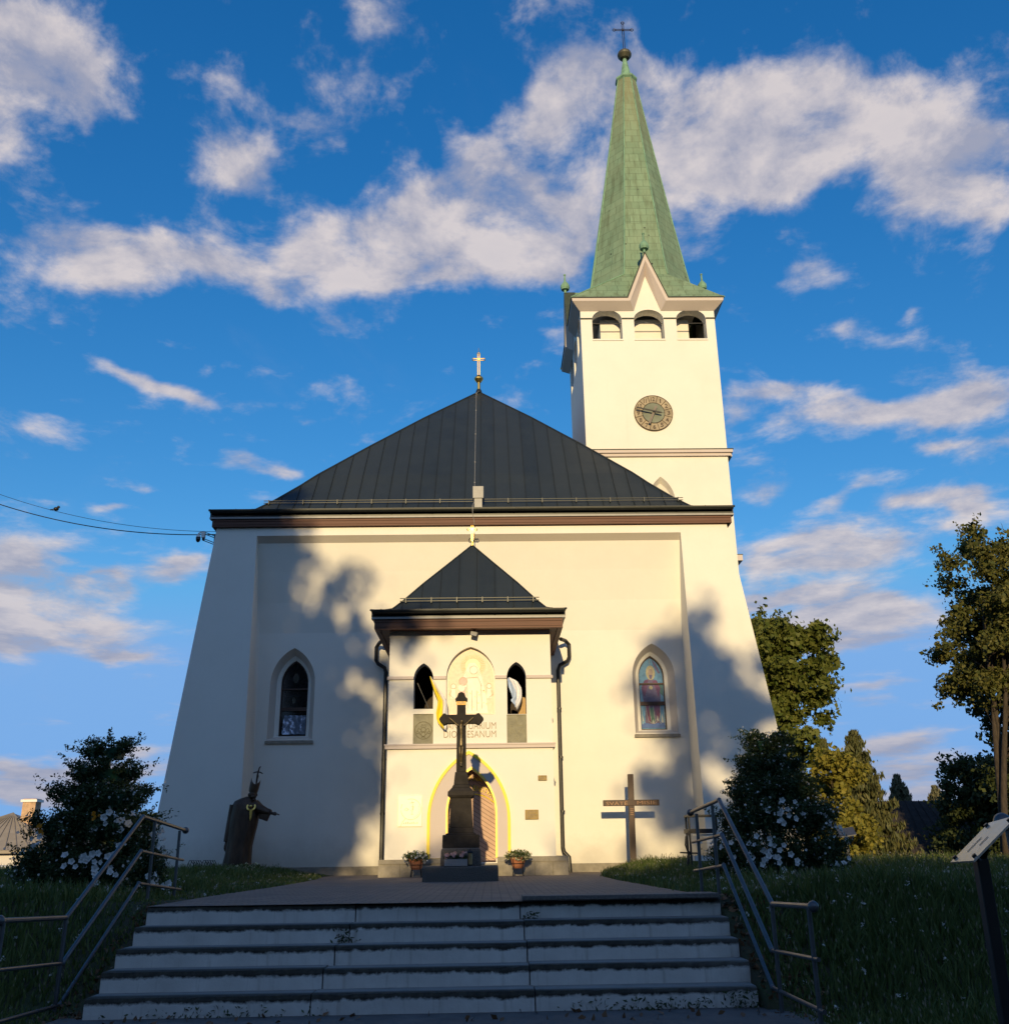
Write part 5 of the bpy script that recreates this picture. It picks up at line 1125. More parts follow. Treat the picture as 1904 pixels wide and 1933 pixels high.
for i in range(len(prof)-1):
    for j in range(NS): fs.append((i*NS+j, i*NS+(j+1) % NS, (i+1)*NS+(j+1) % NS, (i+1)*NS+j))
fs += [tuple(range(NS-1, -1, -1)), tuple((len(prof)-1)*NS+j for j in range(NS))]
b = MB(); b.add(vs, fs)
P3 = lambda x, y, dy=0: (cxp(x), SY+dy, czp(y))
# neck, head bowed to the right
b.tube([P3(730, 720, -.02), P3(745, 680, -.06), P3(760, 640, -.08)], [.10, .085, .08], 12)
hd = MB(); hd.ball((0, 0, 0), 1, n=16); 
hc = Vector(P3(765, 632, -.10)); Rm = Matrix.Rotation(R(12), 3, 'Y') @ Matrix.Rotation(R(14), 3, 'X')
b.add([tuple(hc + Rm @ Vector((x*.092, y*.112, z*.132))) for x, y, z in hd.v], hd.f)
# face: nose, brow, chin, cheeks, ears (looking right-forward and down)
fdir = (Rm @ Vector((.55, -.83, 0))).normalized(); fr = fdir.cross(Vector((0, 0, 1))).normalized()
def fb(u, s_, z, r, sz=1.0): 
    q = MB(); q.ball((0, 0, 0), r, n=8, sz=sz); c_ = hc + fdir*u + fr*s_ + Vector((0, 0, z)); b.add([tuple(c_+Vector(p)) for p in q.v], q.f)
fb(.112, 0, -.012, .022, 1.6); fb(.10, 0, .03, .03, .5); fb(.092, 0, -.105, .036, .8); fb(.10, .04, -.03, .03); fb(.10, -.04, -.03, .03); fb(.105, .0, -.062, .022, .5); fb(.0, .098, -.01, .026, 1.5); fb(.0, -.098, -.01, .026, 1.5)
# mitre: two pointed leaves with a valley
base = P3(765, 600, -.09); tilt = Matrix.Rotation(R(10), 3, 'Y')
mv = []; n = 20
for k, (h, s_) in enumerate(((0, 1.0), (.09, 1.10), (.19, 1.14))):
    for j in range(n): a = 2*math.pi*j/n; mv.append(tuple(Vector(base) + tilt @ Vector((.105*s_*math.cos(a), .118*s_*math.sin(a), h))))
top = []
fa = math.atan2(fdir.y, fdir.x)
for j in range(n):
    a = 2*math.pi*j/n; c_ = abs(math.cos(a-.25)); top.append(tuple(Vector(base) + tilt @ Vector((.105*1.08*math.cos(a), .118*1.0*math.sin(a), .20+.135*c_**2.2))))
inn = [tuple(Vector(base) + tilt @ Vector((.08*math.cos(2*math.pi*j/n), .09*math.sin(2*math.pi*j/n), .18))) for j in range(n)]
mv += top + inn; mf = []
for i in range(4):
    for j in range(n): mf.append((i*n+j, i*n+(j+1) % n, (i+1)*n+(j+1) % n, (i+1)*n+j))
mf += [tuple(range(n-1, -1, -1)), tuple(4*n+j for j in range(n))]
b.add(mv, mf)
# outstretched arm, sleeve and hand
b.tube([P3(800, 800, -.05), P3(900, 860, -.12), P3(1000, 890, -.18), P3(1080, 915, -.22)], [.15, .12, .085, .07], 12)
sl = [P3(840, 850, -.08), P3(905, 1005, -.13), P3(960, 1020, -.16), P3(1030, 1045, -.19), P3(1078, 935, -.22), P3(1000, 900, -.18)]
b.add([(x, y-.055, z) for x, y, z in sl]+[(x, y+.055, z) for x, y, z in sl], [tuple(range(6)), tuple(range(11, 5, -1))]+[(i, i+6, (i+1) % 6+6, (i+1) % 6) for i in range(6)])
b.tube([P3(1060, 915, -.21), P3(1105, 925, -.24), P3(1130, 930, -.255)], [.045, .036, .034], 10)
b.tube([P3(1125, 928, -.25), P3(1150, 932, -.27), P3(1172, 938, -.275)], [.034, .046, .042], 10)
for k, (dy, ln) in enumerate(((-.045, 52), (-.015, 66), (.015, 62), (.045, 48))): b.tube([P3(1168, 936, -.275+dy), P3(1168+ln*.6, 938+ln*.05, -.28+dy*1.1), P3(1168+ln, 942+ln*.18, -.28+dy*1.1)], [.0155, .0145, .012], 8)
b.tube([P3(1135, 925, -.295), P3(1160, 948, -.32), P3(1185, 958, -.325)], [.017, .016, .013], 8)
# other arm hanging by the side with hand
b.tube([P3(475, 790, .0), P3(445, 950, .0), P3(425, 1150, -.04), P3(408, 1340, -.06)], [.12, .10, .09, .085], 12)
b.tube([P3(405, 1340, -.06), P3(398, 1395, -.07), P3(394, 1440, -.08), P3(396, 1480, -.08)], [.036, .045, .04, .018], 10)
b.add([], [])
st_o = b.build('body', M['bronze'], t)
rm = st_o.modifiers.new('remesh', 'REMESH'); rm.mode = 'VOXEL'; rm.voxel_size = .0085; rm.use_smooth_shade = True
dg = bpy.context.evaluated_depsgraph_get(); dg.update(); me = bpy.data.meshes.new_from_object(st_o.evaluated_get(dg))
st_o.modifiers.clear(); st_o.data = me; me.materials.clear(); me.materials.append(M['bronze'])
lsm = st_o.modifiers.new('smooth', 'SMOOTH'); lsm.factor = .5; lsm.iterations = 2
b = MB()
ringp = [P3(775+62*math.cos(a), 822+52*math.sin(a), -.235-.03*math.sin(a)) for a in [R(-30+240*i/18) for i in range(19)]]
for p0, p1 in zip(ringp[:-1], ringp[1:]): b.obox(p0, p1, .035, .045, 0, upv=(0, 1, 0))
q = [P3(760, 868, -.275), P3(805, 868, -.275), P3(796, 1000, -.285), P3(781, 1035, -.285), P3(768, 1000, -.285)]
b.add([(x, y-.012, z) for x, y, z in q]+[(x, y+.03, z) for x, y, z in q], [tuple(range(5)), tuple(range(9, 4, -1))]+[(i, i+5, (i+1) % 5+5, (i+1) % 5) for i in range(5)])
b.ball(P3(775, 815, -.26), .035, n=10); b.build('pallium', M['gold'], t, fix=True)
b = MB()
b.tube([P3(772, 470, .14), P3(778, 420, .13), P3(785, 330, .12), P3(795, 270, .12), P3(808, 215, .12), P3(828, 190, .12)], [.02, .022, .024, .02, .018, .012], 8)
b.tube([P3(715, 292, .12), P3(750, 280, .12), P3(790, 274, .12), P3(830, 284, .12), P3(868, 305, .12)], [.012, .015, .018, .015, .012], 8)
b.tube([P3(790, 300, .09), P3(795, 345, .08), P3(788, 400, .09)], [.02, .03, .016], 8)
b.tube([P3(772, 470, .14), P3(700, 700, .26), P3(600, 1000, .34), P3(560, 1895, .38)], .018, 8)
b.build('crosier', M['bronze'], t)
b = MB(); b.box(SX-.55, SX+.45, SY-.42, SY+.42, -.1, .06); b.build('plinth', M['stone'], t, bevel=.02)
t = thing('flower_bowl', 'low bowl of white flowers at the bronze statue\'s feet', 'flower bowl', (-5.72, 24.5, .05))
b = MB(); b.lathe([(.16, -.05), (.22, .02), (.26, .10), (.24, .10), (.2, .06)], (-5.72, 24.5, .05), 18); b.build('bowl', M['terracotta'], t)
blob_leaves([((-5.72+.2*math.cos(a), 24.5+.15*math.sin(a), .22+.03*math.sin(a*3)), .14) for a in [k*.9 for k in range(7)]], 130, .045, M['potleaf'], t)
flowerheads('blossoms', bloom_pts([(-5.72+.22*math.cos(a), 24.42+.1*math.sin(a), .26) for a in [k*.9 for k in range(7)]], .14, 9), .028, M['cream'], t)

# ------------------------------------------------------------------ flower pots on stands
def pot(x, y, label, lit):
    t = thing('flower_pot', label, 'flower pot', (x, y, .005), 'flower pots by the church door')
    b = MB(); b.lathe([(.10, .17), (.13, .21), (.165, .37), (.175, .37), (.175, .40), (.15, .40), (.14, .37)], (x, y, 0), 18); b.build('pot', M['terracotta'], t)
    b = MB()
    ring = [(x+.15*math.cos(a), y+.15*math.sin(a), .27) for a in [2*math.pi*i/16 for i in range(17)]]; b.tube(ring, .008, 5, cap=False)
    for k in range(4):
        a = R(45+90*k); b.tube([(x+.165*math.cos(a), y+.165*math.sin(a), .36), (x+.135*math.cos(a), y+.135*math.sin(a), .2), (x+.17*math.cos(a), y+.17*math.sin(a), .006)], .009, 5)
    b.build('stand', M['black'], t)
    cs = [((x+.2*math.cos(a)*r_, y+.18*math.sin(a)*r_, .44+.05*(1-r_)+.03*math.sin(a*2)), .12) for a, r_ in [(k*.8, 1) for k in range(8)]+[(0, 0), (2, .4)]]
    blob_leaves(cs, 130, .042, M['potleaf'], t)
    flowerheads('blossoms', bloom_pts([c for c, r in cs], .13, 13), .026, M['cream'] if lit else M['petal'], t)  # sunlit pot takes cream petals, the warm light set into their colour
pot(-1.69, 23.35, 'shaded terracotta pot of white flowers left of the stone crucifix', False)
pot(.60, 23.3, 'sunlit terracotta pot of cream flowers right of the church door', True)

# ------------------------------------------------------------------ railings
def railing(label, X_, up, lo, posts_hi, posts_lo, levels):
    t = thing('handrail', label, 'railing', (X_, (up[0]+lo[1])/2, -.5))
    names = ('top_rail', 'middle_rail', 'bottom_rail')
    for nm, (z_end, z_bend, z_low, z_tail), yb, yl in zip(names, levels, up[2:], lo[2:]):
        b = MB(); b.tube([(X_, up[0], z_end), (X_, yb, z_bend)], .0225 if nm == 'top_rail' else .0175, 10)
        b.tube([(X_, yb, z_bend), (X_, yl, z_low)], .0225 if nm != 'bottom_rail' else .0195, 10)
        b.ball((X_, yb, z_bend), .026, n=10)
        b.tube([(X_, yl, z_low), (X_, lo[1], z_tail)], .0225 if nm == 'top_rail' else .0175, 10); b.ball((X_, yl, z_low), .026, n=10)
        b.build(nm, M['steel'], t, smooth=False)
    for (y, zt_, zb_) in posts_hi+posts_lo:
        b = MB(); b.tube([(X_, y, zt_), (X_, y, zb_)], .020, 10); b.build('post', M['steel'], t)
    for y, z in ((up[0], levels[0][0]), (lo[1], levels[0][3])):
        b = MB(); b.ball((X_, y, z), .045, n=16); b.build('ball_end', M['steel'], t, smooth=True)
railing('right-hand grey tubular handrail with ball ends, running down beside the steps', 2.55, (13.0, 11.3, 11.3, 11.31, 11.34), (9.5, 8.3, 9.5, 9.66, 9.76),
        [(12.62, .92, -.2), (11.68, .98, -.2)], [(9.52, .02, -1.2), (8.42, .05, -1.2)], [(.95, 1.02, .02, .055), (.59, .65, -.38, -.33), (.25, .33, -.70, -.70)])
railing('left-hand grey tubular handrail with ball ends, beside the steps and flower pyramid', -4.15, (13.98, 12.23, 12.23, 12.28, 12.32), (10.33, 8.95, 10.33, 10.37, 10.43),
        [(13.72, .83, -.2), (12.68, .92, -.2)], [(10.33, -.05, -1.2), (9.02, .0, -1.3)], [(.84, .96, -.05, .005), (.46, .57, -.46, -.38), (.09, .21, -.83, -.79)])

# ------------------------------------------------------------------ flower pyramids
def planter(label, x, y, z, h, w, seed, orange, open_top=False):
    global rng; rng = np.random.default_rng(seed); rr = random.Random(seed)
    t = thing('flower_pyramid', label, 'flower pyramid', (x, y, z), 'flower pyramids flanking the steps')
    tiers = [(0.10*h, .40*w, .22), (.34*h, .34*w, .2), (.53*h, .27*w, .18), (.70*h, .20*w, .17), (.85*h, .13*w, .15)]
    for (tz, tw, th) in tiers:
        b = MB(); s0 = tw*.82
        b.hexa([(x-s0, y-s0, z+tz), (x+s0, y-s0, z+tz), (x+s0, y+s0, z+tz), (x-s0, y+s0, z+tz), (x-tw, y-tw, z+tz+th), (x+tw, y-tw, z+tz+th), (x+tw, y+tw, z+tz+th), (x-tw, y+tw, z+tz+th)])
        b.build('planter_box', M['greenpaint'], t, bevel=.008)
    b = MB(); b.box(x-.05, x+.05, y-.05, y+.05, z-.1, z+h*.9)
    for sx in (-1, 1):
        for sy in (-1, 1): b.box(x+sx*.36*w-.035, x+sx*.36*w+.035, y+sy*.36*w-.035, y+sy*.36*w+.035, z-.15, z+.11*h)
    b.build('stand', M['greenpaint'], t)
    P_ = []; D_ = []
    for i, (tz, tw, th) in enumerate(tiers):
        per = int(17*tw/.4)+7
        for k in range(per):
            a = 2*math.pi*k/per + rr.uniform(-.2, .2); e = max(abs(math.cos(a)), abs(math.sin(a))); q = tw*(1.08+rr.uniform(-.1, .26))/e**.6
            c = np.array([x+q*math.cos(a), y+q*math.sin(a), z+tz+th+rr.uniform(-.10, .10)])
            n = 230 if i < 3 else 150; p, d = clump_pts(c, rr.uniform(.12, .21) if i < 3 else rr.uniform(.08, .14), n, 1.0); P_.append(p); D_.append(d)
            # trailing sprays that hang over the box edge
            if not (open_top and i >= 2):
                m_ = 150 if i < 3 else 60; u = rng.random((m_, 1)); ln = rr.uniform(.22, .50) if i < 3 else rr.uniform(.12, .28)
                tr = c + np.stack([np.cos(a)*.10*u[:, 0], np.sin(a)*.10*u[:, 0], -ln*u[:, 0]], 1) + rng.normal(size=(m_, 3))*.05; P_.append(tr); D_.append(unit(np.tile([[math.cos(a), math.sin(a), 0.]], (m_, 1))))
            # upright, outward shoots break the outline
            if rr.random() < .8:
                m_ = 26; u = rng.random((m_, 1)); ln = rr.uniform(.10, .26); dv = np.array([math.cos(a), math.sin(a), rr.uniform(-.1, .7)])
                tr = c + dv*(.1+ln*u) + rng.normal(size=(m_, 3))*.018; P_.append(tr); D_.append(unit(np.tile(dv[None], (m_, 1))))
    # infill between tiers
    for k in range(190):
        u = rr.random(); tz = u*h*(.72 if open_top else .86); q = w*(.46-(.31 if open_top else .36)*u)*rr.uniform(.75, 1.12); a = rr.uniform(0, 6.28)
        p, d = clump_pts(np.array([x+q*math.cos(a), y+q*math.sin(a), z+tz+.12]), .19, 120, 1.0); P_.append(p); D_.append(d)
    P_ = np.concatenate(P_); D_ = np.concatenate(D_); v, q = leaves(P_, .046, D_, .5)
    fo = npmesh('foliage', v, q, M['petunia'], t)
    # many tiny flowers
    sel = P_[rng.random(len(P_)) < .020]; out = sel + unit(sel-np.array([x, y, z+.5]))*.05; fac = unit(out-np.array([x, y, z+.6]))
    fl = flowerheads('small_blossoms', out, .017, M['petal'], t); fl['kind'] = 'stuff'
    # large white petunias, each one its own part, in clusters
    proto = None; cl = []
    a_cam = math.atan2(-y, -x)
    for (ca, cu, n) in ((a_cam+.25, .40, 14), (a_cam-.12, .18, 18), (a_cam+.05, .10, 9), (a_cam+1.1, .30, 8), (a_cam-1.0, .26, 8), (a_cam+.9, .05, 8)):
        for k in range(n):
            a = ca+rr.gauss(0, .17); u = max(.0, cu+rr.gauss(0, .045)); q = w*(.60-.46*u); cl.append((a, u, w*(.72-.50*u)))
    for (a, u, q) in cl:
        pos = Vector((x+q*math.cos(a)*1.0, y+q*math.sin(a), z+u*h+.05))
        if proto is None:
            b = MB(); m_ = 20; vs = [(0, 0, -.045)]; 
            for rr_, hh, in ((.010, -.02), (.030, .008), (.043, .012)):
                for j in range(m_):
                    t_ = 2*math.pi*j/m_; wv = 1+.15*math.cos(5*t_)*(rr_ > .02); vs.append((rr_*wv*math.cos(t_), rr_*wv*math.sin(t_), hh + (.005*math.cos(10*t_) if rr_ > .04 else 0)))
            fs = [(0, 1+j, 1+(j+1) % m_) for j in range(m_)]
            for i in range(2):
                for j in range(m_): fs.append((1+i*m_+j, 1+i*m_+(j+1) % m_, 1+(i+1)*m_+(j+1) % m_, 1+(i+1)*m_+j))
            b.add(vs, fs); proto = b.build('petunia_blossom', M['petal'], None, smooth=True); o = proto
        else:
            o = proto.copy(); COL.objects.link(o)
        o.parent = t; o.location = pos - Vector((x, y, z)); d = Vector((math.cos(a), math.sin(a), .25)) + Vector((rr.gauss(0, .35), rr.gauss(0, .35), rr.gauss(0, .3)))
        o.rotation_euler = d.to_track_quat('Z', 'Y').to_euler(); s_ = rr.uniform(.75, 1.15); o.scale = (s_, s_, s_)
    if orange:
        flowerheads('marigolds', bloom_pts([(x-.34*w, y-.38*w, z+.40*h), (x-.42*w, y-.3*w, z+.38*h), (x+.1*w, y-.4*w, z+.47*h)], .10, 7), .03, M['orange'], t, k=6)['kind'] = 'stuff'
    return t
planter('tiered pyramid of white petunias with a few orange flowers, behind the left-hand handrail', -5.72, 15.0, .0, 2.22, 1.66, 11, True, True)
planter('dark tiered pyramid of white petunias beside the right-hand handrail', 4.56, 16.3, .0, 2.36, 1.76, 23, False)
rng = np.random.default_rng(99)

# ------------------------------------------------------------------ right foreground board, ball-topped post, other furniture
t = thing('info_board', 'tilted reading board on a square dark post at the right edge', 'info board', (3.0, 6.5, -.9))
A_, B_, U_ = Vector((2.90, 6.5, .393)), Vector((2.86, 6.1, .405)), Vector((.26, -.03, .222))
nrm = U_.cross(B_-A_).normalized(); nrm = nrm if nrm.z > 0 else -nrm
b = MB(); q = [A_, B_, B_+U_*1.15, A_+U_*1.05]; b.hexa([p-nrm*.008 for p in q]+[p+nrm*.004 for p in q])
brd, nt_, p_ = newmat('board_reflection_tint'); p_.inputs['Roughness'].default_value = .25; p_.inputs['Specular IOR Level'].default_value = .6
n_ = noise_node(nt_, 3, 3, .5); nt_.links.new(ramp(nt_, n_.outputs['Fac'], [(.35, (.50, .46, .42)), (.65, (.46, .33, .21))]), p_.inputs['Base Color'])  # orange of a reflection put into the panel colour
bo = b.build('panel', brd, t)
for u0, v0, u1, v1 in ((.25, .35, .62, .37), (.40, .62, .62, .64)):
    b = MB(); P_ = lambda u, v: A_+(B_-A_)*v+U_*u+nrm*.006
    b.hexa([P_(u0, v0), P_(u1, v0), P_(u1, v1), P_(u0, v1)]+[p+nrm*.002 for p in (P_(u0, v0), P_(u1, v0), P_(u1, v1), P_(u0, v1))])
    b.build('printed_line', simple('board_print', (.22, .16, .12), .5), t)
for u, v in ((.1, .08), (.95, .08), (.1, .92), (1.0, .92)):
    b = MB(); c_ = A_+(B_-A_)*v+U_*u; b.tube([c_-nrm*.03, c_+nrm*.02], .014, 10); b.build('clamp', M['black'], t)
b = MB(); b.box(3.01, 3.085, 6.37, 6.445, -1.2, .42); b.obox((3.05, 6.40, .40), (3.05, 6.32, .50), .05, .03); b.build('post', M['pipe'], t, bevel=.008)
t = thing('steel_post', 'dark post capped with a ball, cut off by the right edge beside the reading board', 'post', (3.40, 6.75, -.9))
b = MB(); b.ball((3.40, 6.75, .64), .058, n=18); b.build('ball_end', M['steel'], t, smooth=True)
b = MB(); b.tube([(3.43, 6.75, .62), (3.47, 6.75, -1.1)], .024, 10); b.build('pole', M['steel'], t)
t = thing('info_board', 'grey reading board on a thin post in the meadow before the yellow-green shrub', 'info board', (10.4, 30, 0))
b = MB(); b.tube([(10.42, 30, .92), (10.40, 30, -.2)], .06, 8); b.build('post', M['steel'], t)
b = MB(); b.hexa([(10.12, 29.8, .78), (10.66, 29.8, .86), (10.72, 30.2, 1.08), (10.2, 30.2, 1.00), (10.12, 29.8, .81), (10.66, 29.8, .89), (10.72, 30.2, 1.11), (10.2, 30.2, 1.03)]); b.build('panel', M['steel'], t)
t = thing('street_lamp', 'low twin lamp with two white globes beside the far cottage', 'street lamp', (23.03, 55, -2))
b = MB(); b.tube([(23.03, 55, -2), (23.03, 55, -.45)], .05, 8); b.tube([(22.8, 55, -.36), (22.85, 55, -.45), (23.2, 55, -.45), (23.25, 55, -.36)], .03, 6); b.build('pole', M['black'], t)
for x in (22.8, 23.25): b = MB(); b.ball((x, 55, -.17), .19, n=16); b.build('globe', M['white'], t, smooth=True)
# bicycle rack
t = thing('bicycle_rack', 'low bicycle rack of bent steel tubes by the left church corner', 'bicycle rack', (-6.45, 23, 0))
b = MB()
for x0 in (-6.75, -6.44):
    for k in range(5):
        xa = x0+.02+k*.05; b.tube([(xa-.03, 22.95, .06), (xa+.02+.015*k, 23.0, .36), (xa+.05, 23.0, .43), (xa+.09, 23.0, .43), (xa+.13, 23.02, .36), (xa+.17, 23.06, .06)], .009, 5)
b.tube([(-6.78, 22.95, .07), (-6.05, 22.95, .07)], .012, 6); b.tube([(-6.74, 23.06, .07), (-6.0, 23.06, .07)], .012, 6); b.build('hoops', M['pipe'], t)
# half-hidden stand behind the right handrail
t = thing('display_stand', 'dark flat-topped metal stand half hidden between handrail and white flower pyramid', 'stand', (4.0, 20.5, 0))
b = MB(); b.box(3.92, 4.55, 20.3, 20.7, 1.13, 1.17); b.box(3.90, 4.5, 20.32, 20.68, .82, .90); b.build('tray', M['black'], t)
b = MB()
for x, y in ((3.95, 20.35), (4.5, 20.35), (3.95, 20.65), (4.5, 20.65)): b.tube([(x, y, 1.15), (x, y, .0)], .022, 6)
b.tube([(3.98, 20.3, .88), (3.86, 20.3, .75), (3.84, 20.3, .60), (3.88, 20.3, .48), (3.95, 20.3, .44)], .018, 6); b.tube([(3.72, 20.3, .46), (4.1, 20.3, .44)], .014, 6); b.tube([(3.9, 20.3, .44), (3.82, 20.28, .1)], .02, 6)
b.build('frame', M['black'], t)
for bx in ((4.02, 4.45, 20.4, 20.6, .30, .40), (4.02, 4.45, 20.38, 20.40, .77, .80), (3.98, 4.2, 20.42, 20.5, .62, .66)):
    b = MB(); b.box(*bx); b.build('white_shelf', M['white'], t)

# ------------------------------------------------------------------ houses and hill in the distance
def house(label, x0, x1, y0, y1, z0, ze, zr, wallm, roofm, hip=True, chimney=None, ridge_in=.35):
    t = thing('house', label, 'house', ((x0+x1)/2, y0, z0))
    b = MB(); b.box(x0, x1, y0, y1, z0-1, ze); wl_ = b.build('wall', wallm, t)
    ov = .5; rx0, rx1 = x0+(x1-x0)*ridge_in, x1-(x1-x0)*ridge_in; ym = (y0+y1)/2
    b = MB(); b.add([(x0-ov, y0-ov, ze), (x1+ov, y0-ov, ze), (x1+ov, y1+ov, ze), (x0-ov, y1+ov, ze), (rx0, ym, zr), (rx1, ym, zr)], [(0, 1, 5, 4), (1, 2, 5), (2, 3, 4, 5), (3, 0, 4), (3, 2, 1, 0)])
    n = 14
    for k in range(1, n):
        u = k/n; xa = x0-ov+(x1-x0+2*ov)*u; xb = rx0+(rx1-rx0)*u; b.obox((xa, y0-ov, ze+.02), (xb, ym, zr+.02), .05, .06)
    b.box(x0-ov, x1+ov, y0-ov-.02, y0-ov+.1, ze-.18, ze-.01)
    rf = b.build('roof', roofm, t)
    return t, wl_, rf
hs, hw_, hr_ = house('pale house with grey hipped roof and brick chimney beyond the left flower pyramid', -34.5, -25.6, 60, 69, -3.0, 1.05, 3.3, plaster('far_wall', (.62, .60, .60)), simple('grey_far_roof', (.30, .265, .22), .8, var=.12, scale=1.5), ridge_in=.5)
b = MB(); b.box(-29.0, -28.2, 63.3, 64.1, 2.0, 4.1); b.box(-29.1, -28.1, 63.2, 64.2, 3.9, 4.05, 1); b.build('chimney', [simple('chimney_brick', (.50, .34, .22), .9, var=.3, scale=3), M['white']], hr_)
for x in (-33.2, -31.2, -29.0, -27.3):
    b = MB(); b.box(x-.55, x+.55, 59.96, 60.02, -1.6, .2); wf = b.build('window', M['white'], hs); b = MB(); b.box(x-.45, x-.04, 59.94, 59.97, -1.5, .1); b.box(x+.04, x+.45, 59.94, 59.97, -1.5, .1); b.build('pane', M['glassdark'], wf)
hs, hw_, hr_ = house('low cottage with steep dark shingled roof behind the right-hand meadow', 22.2, 32.0, 60, 68, -3.0, -.40, 3.3, plaster('cottage_wall', (.70, .66, .58)), simple('dark_shingle', (.028, .022, .019), .9, var=.4, scale=2.5, bstr=.6, bscale=8, bdist=.05), ridge_in=.20)
b = MB(); b.box(18.6, 22.2, 63.0, 67, -3.5, -.3); b.add([(18.2, 62.6, -.3), (22.6, 62.6, -.3), (23.6, 66, 1.25), (18.6, 66, 1.25), (18.6, 69, -.3), (23, 69, -.3)], [(0, 1, 2, 3), (3, 2, 5, 4)], 1)
b.build('annex', [plaster('annex_wall', (.6, .57, .52)), simple('annex_shingle', (.075, .05, .04), .9, var=.4, scale=3)], hs)
for x in (23.5, 25.5, 28.0):
    b = MB(); b.box(x-.5, x+.5, 59.95, 60.02, -1.7, -.75); wf = b.build('window', M['crosswood'], hs); b = MB(); b.box(x-.42, x+.42, 59.93, 59.96, -1.62, -.83); b.build('pane', M['glassdark'], wf)
# parked van and people by the left house are too blurred to read; a light van stands there
t = thing('parked_van', 'pale van parked in front of the grey-roofed house at the left edge', 'van', (-22.2, 50, -1.9))
b = MB(); b.add([(-25.6, 49.2, -1.5), (-21.4, 49.2, -1.5), (-21.2, 49.2, -.75), (-22.0, 49.2, -.55), (-22.7, 49.2, .25), (-25.5, 49.2, .3), (-25.6, 51, -1.5), (-21.4, 51, -1.5), (-21.2, 51, -.75), (-22.0, 51, -.55), (-22.7, 50.9, .25), (-25.5, 50.9, .3)],
      [(0, 1, 2, 3, 4, 5), (11, 10, 9, 8, 7, 6), (0, 6, 7, 1), (1, 7, 8, 2), (2, 8, 9, 3), (3, 9, 10, 4), (4, 10, 11, 5), (5, 11, 6, 0)]); b.build('body', simple('pale_van_paint', (.60, .62, .68), .35, var=.05), t, bevel=.06)
b = MB(); b.add([(-25.2, 49.18, -.45), (-22.75, 49.18, -.45), (-22.9, 49.18, .1), (-25.2, 49.18, .12)], [(0, 1, 2, 3)]); b.build('side_window', M['glassdark'], t)
for x in (-24.8, -22.1): b = MB(); b.tube([(x, 49.15, -1.55), (x, 49.45, -1.55)], .34, 18); b.build('wheel', M['black'], t)
# hill with forest
def hill():
    xs = np.linspace(-420, 140, 60); n = len(xs); V = []; 
    prof_ = lambda x: 15.5 + 5*np.sin(x*.011+1.9) + 3*np.sin(x*.031) - .030*np.maximum(0, x+120)
    rows = [(360, 0.0), (400, .55), (440, .9), (480, 1.0), (560, .7)]
    for y, f in rows:
        for x in xs: V.append((x, y, -4 + f*prof_(x)))
    q = [(r*n+i, r*n+i+1, (r+1)*n+i+1, (r+1)*n+i) for r in range(len(rows)-1) for i in range(n-1)]
    m, nt, p = newmat('hill_turf'); nn = noise_node(nt, .05, 5, .6); nt.links.new(ramp(nt, nn.outputs['Fac'], [(.3, (.03, .045, .015)), (.7, (.07, .08, .025))]), p.inputs['Base Color']); p.inputs['Roughness'].default_value = 1
    o = npmesh('hill', V, q, m); o['kind'] = 'structure'
    cs = []
    for k in range(420):
        x = rng.uniform(-260, -90); f = rng.random(); y = 362+f*110; z = -4 + np.interp(y, [r[0] for r in rows], [r[1] for r in rows])*prof_(x); cs.append((x, y, z+2.2))
    P_ = []; D_ = []
    for c in cs: p, d = clump_pts(np.array(c), rng.uniform(2.2, 4.0), 46, 1.15); P_.append(p); D_.append(d)
    v, q = leaves(np.concatenate(P_), 1.3, np.concatenate(D_), .8); f_ = npmesh('forest', v, q, M['oak']); f_['kind'] = 'stuff'
hill()

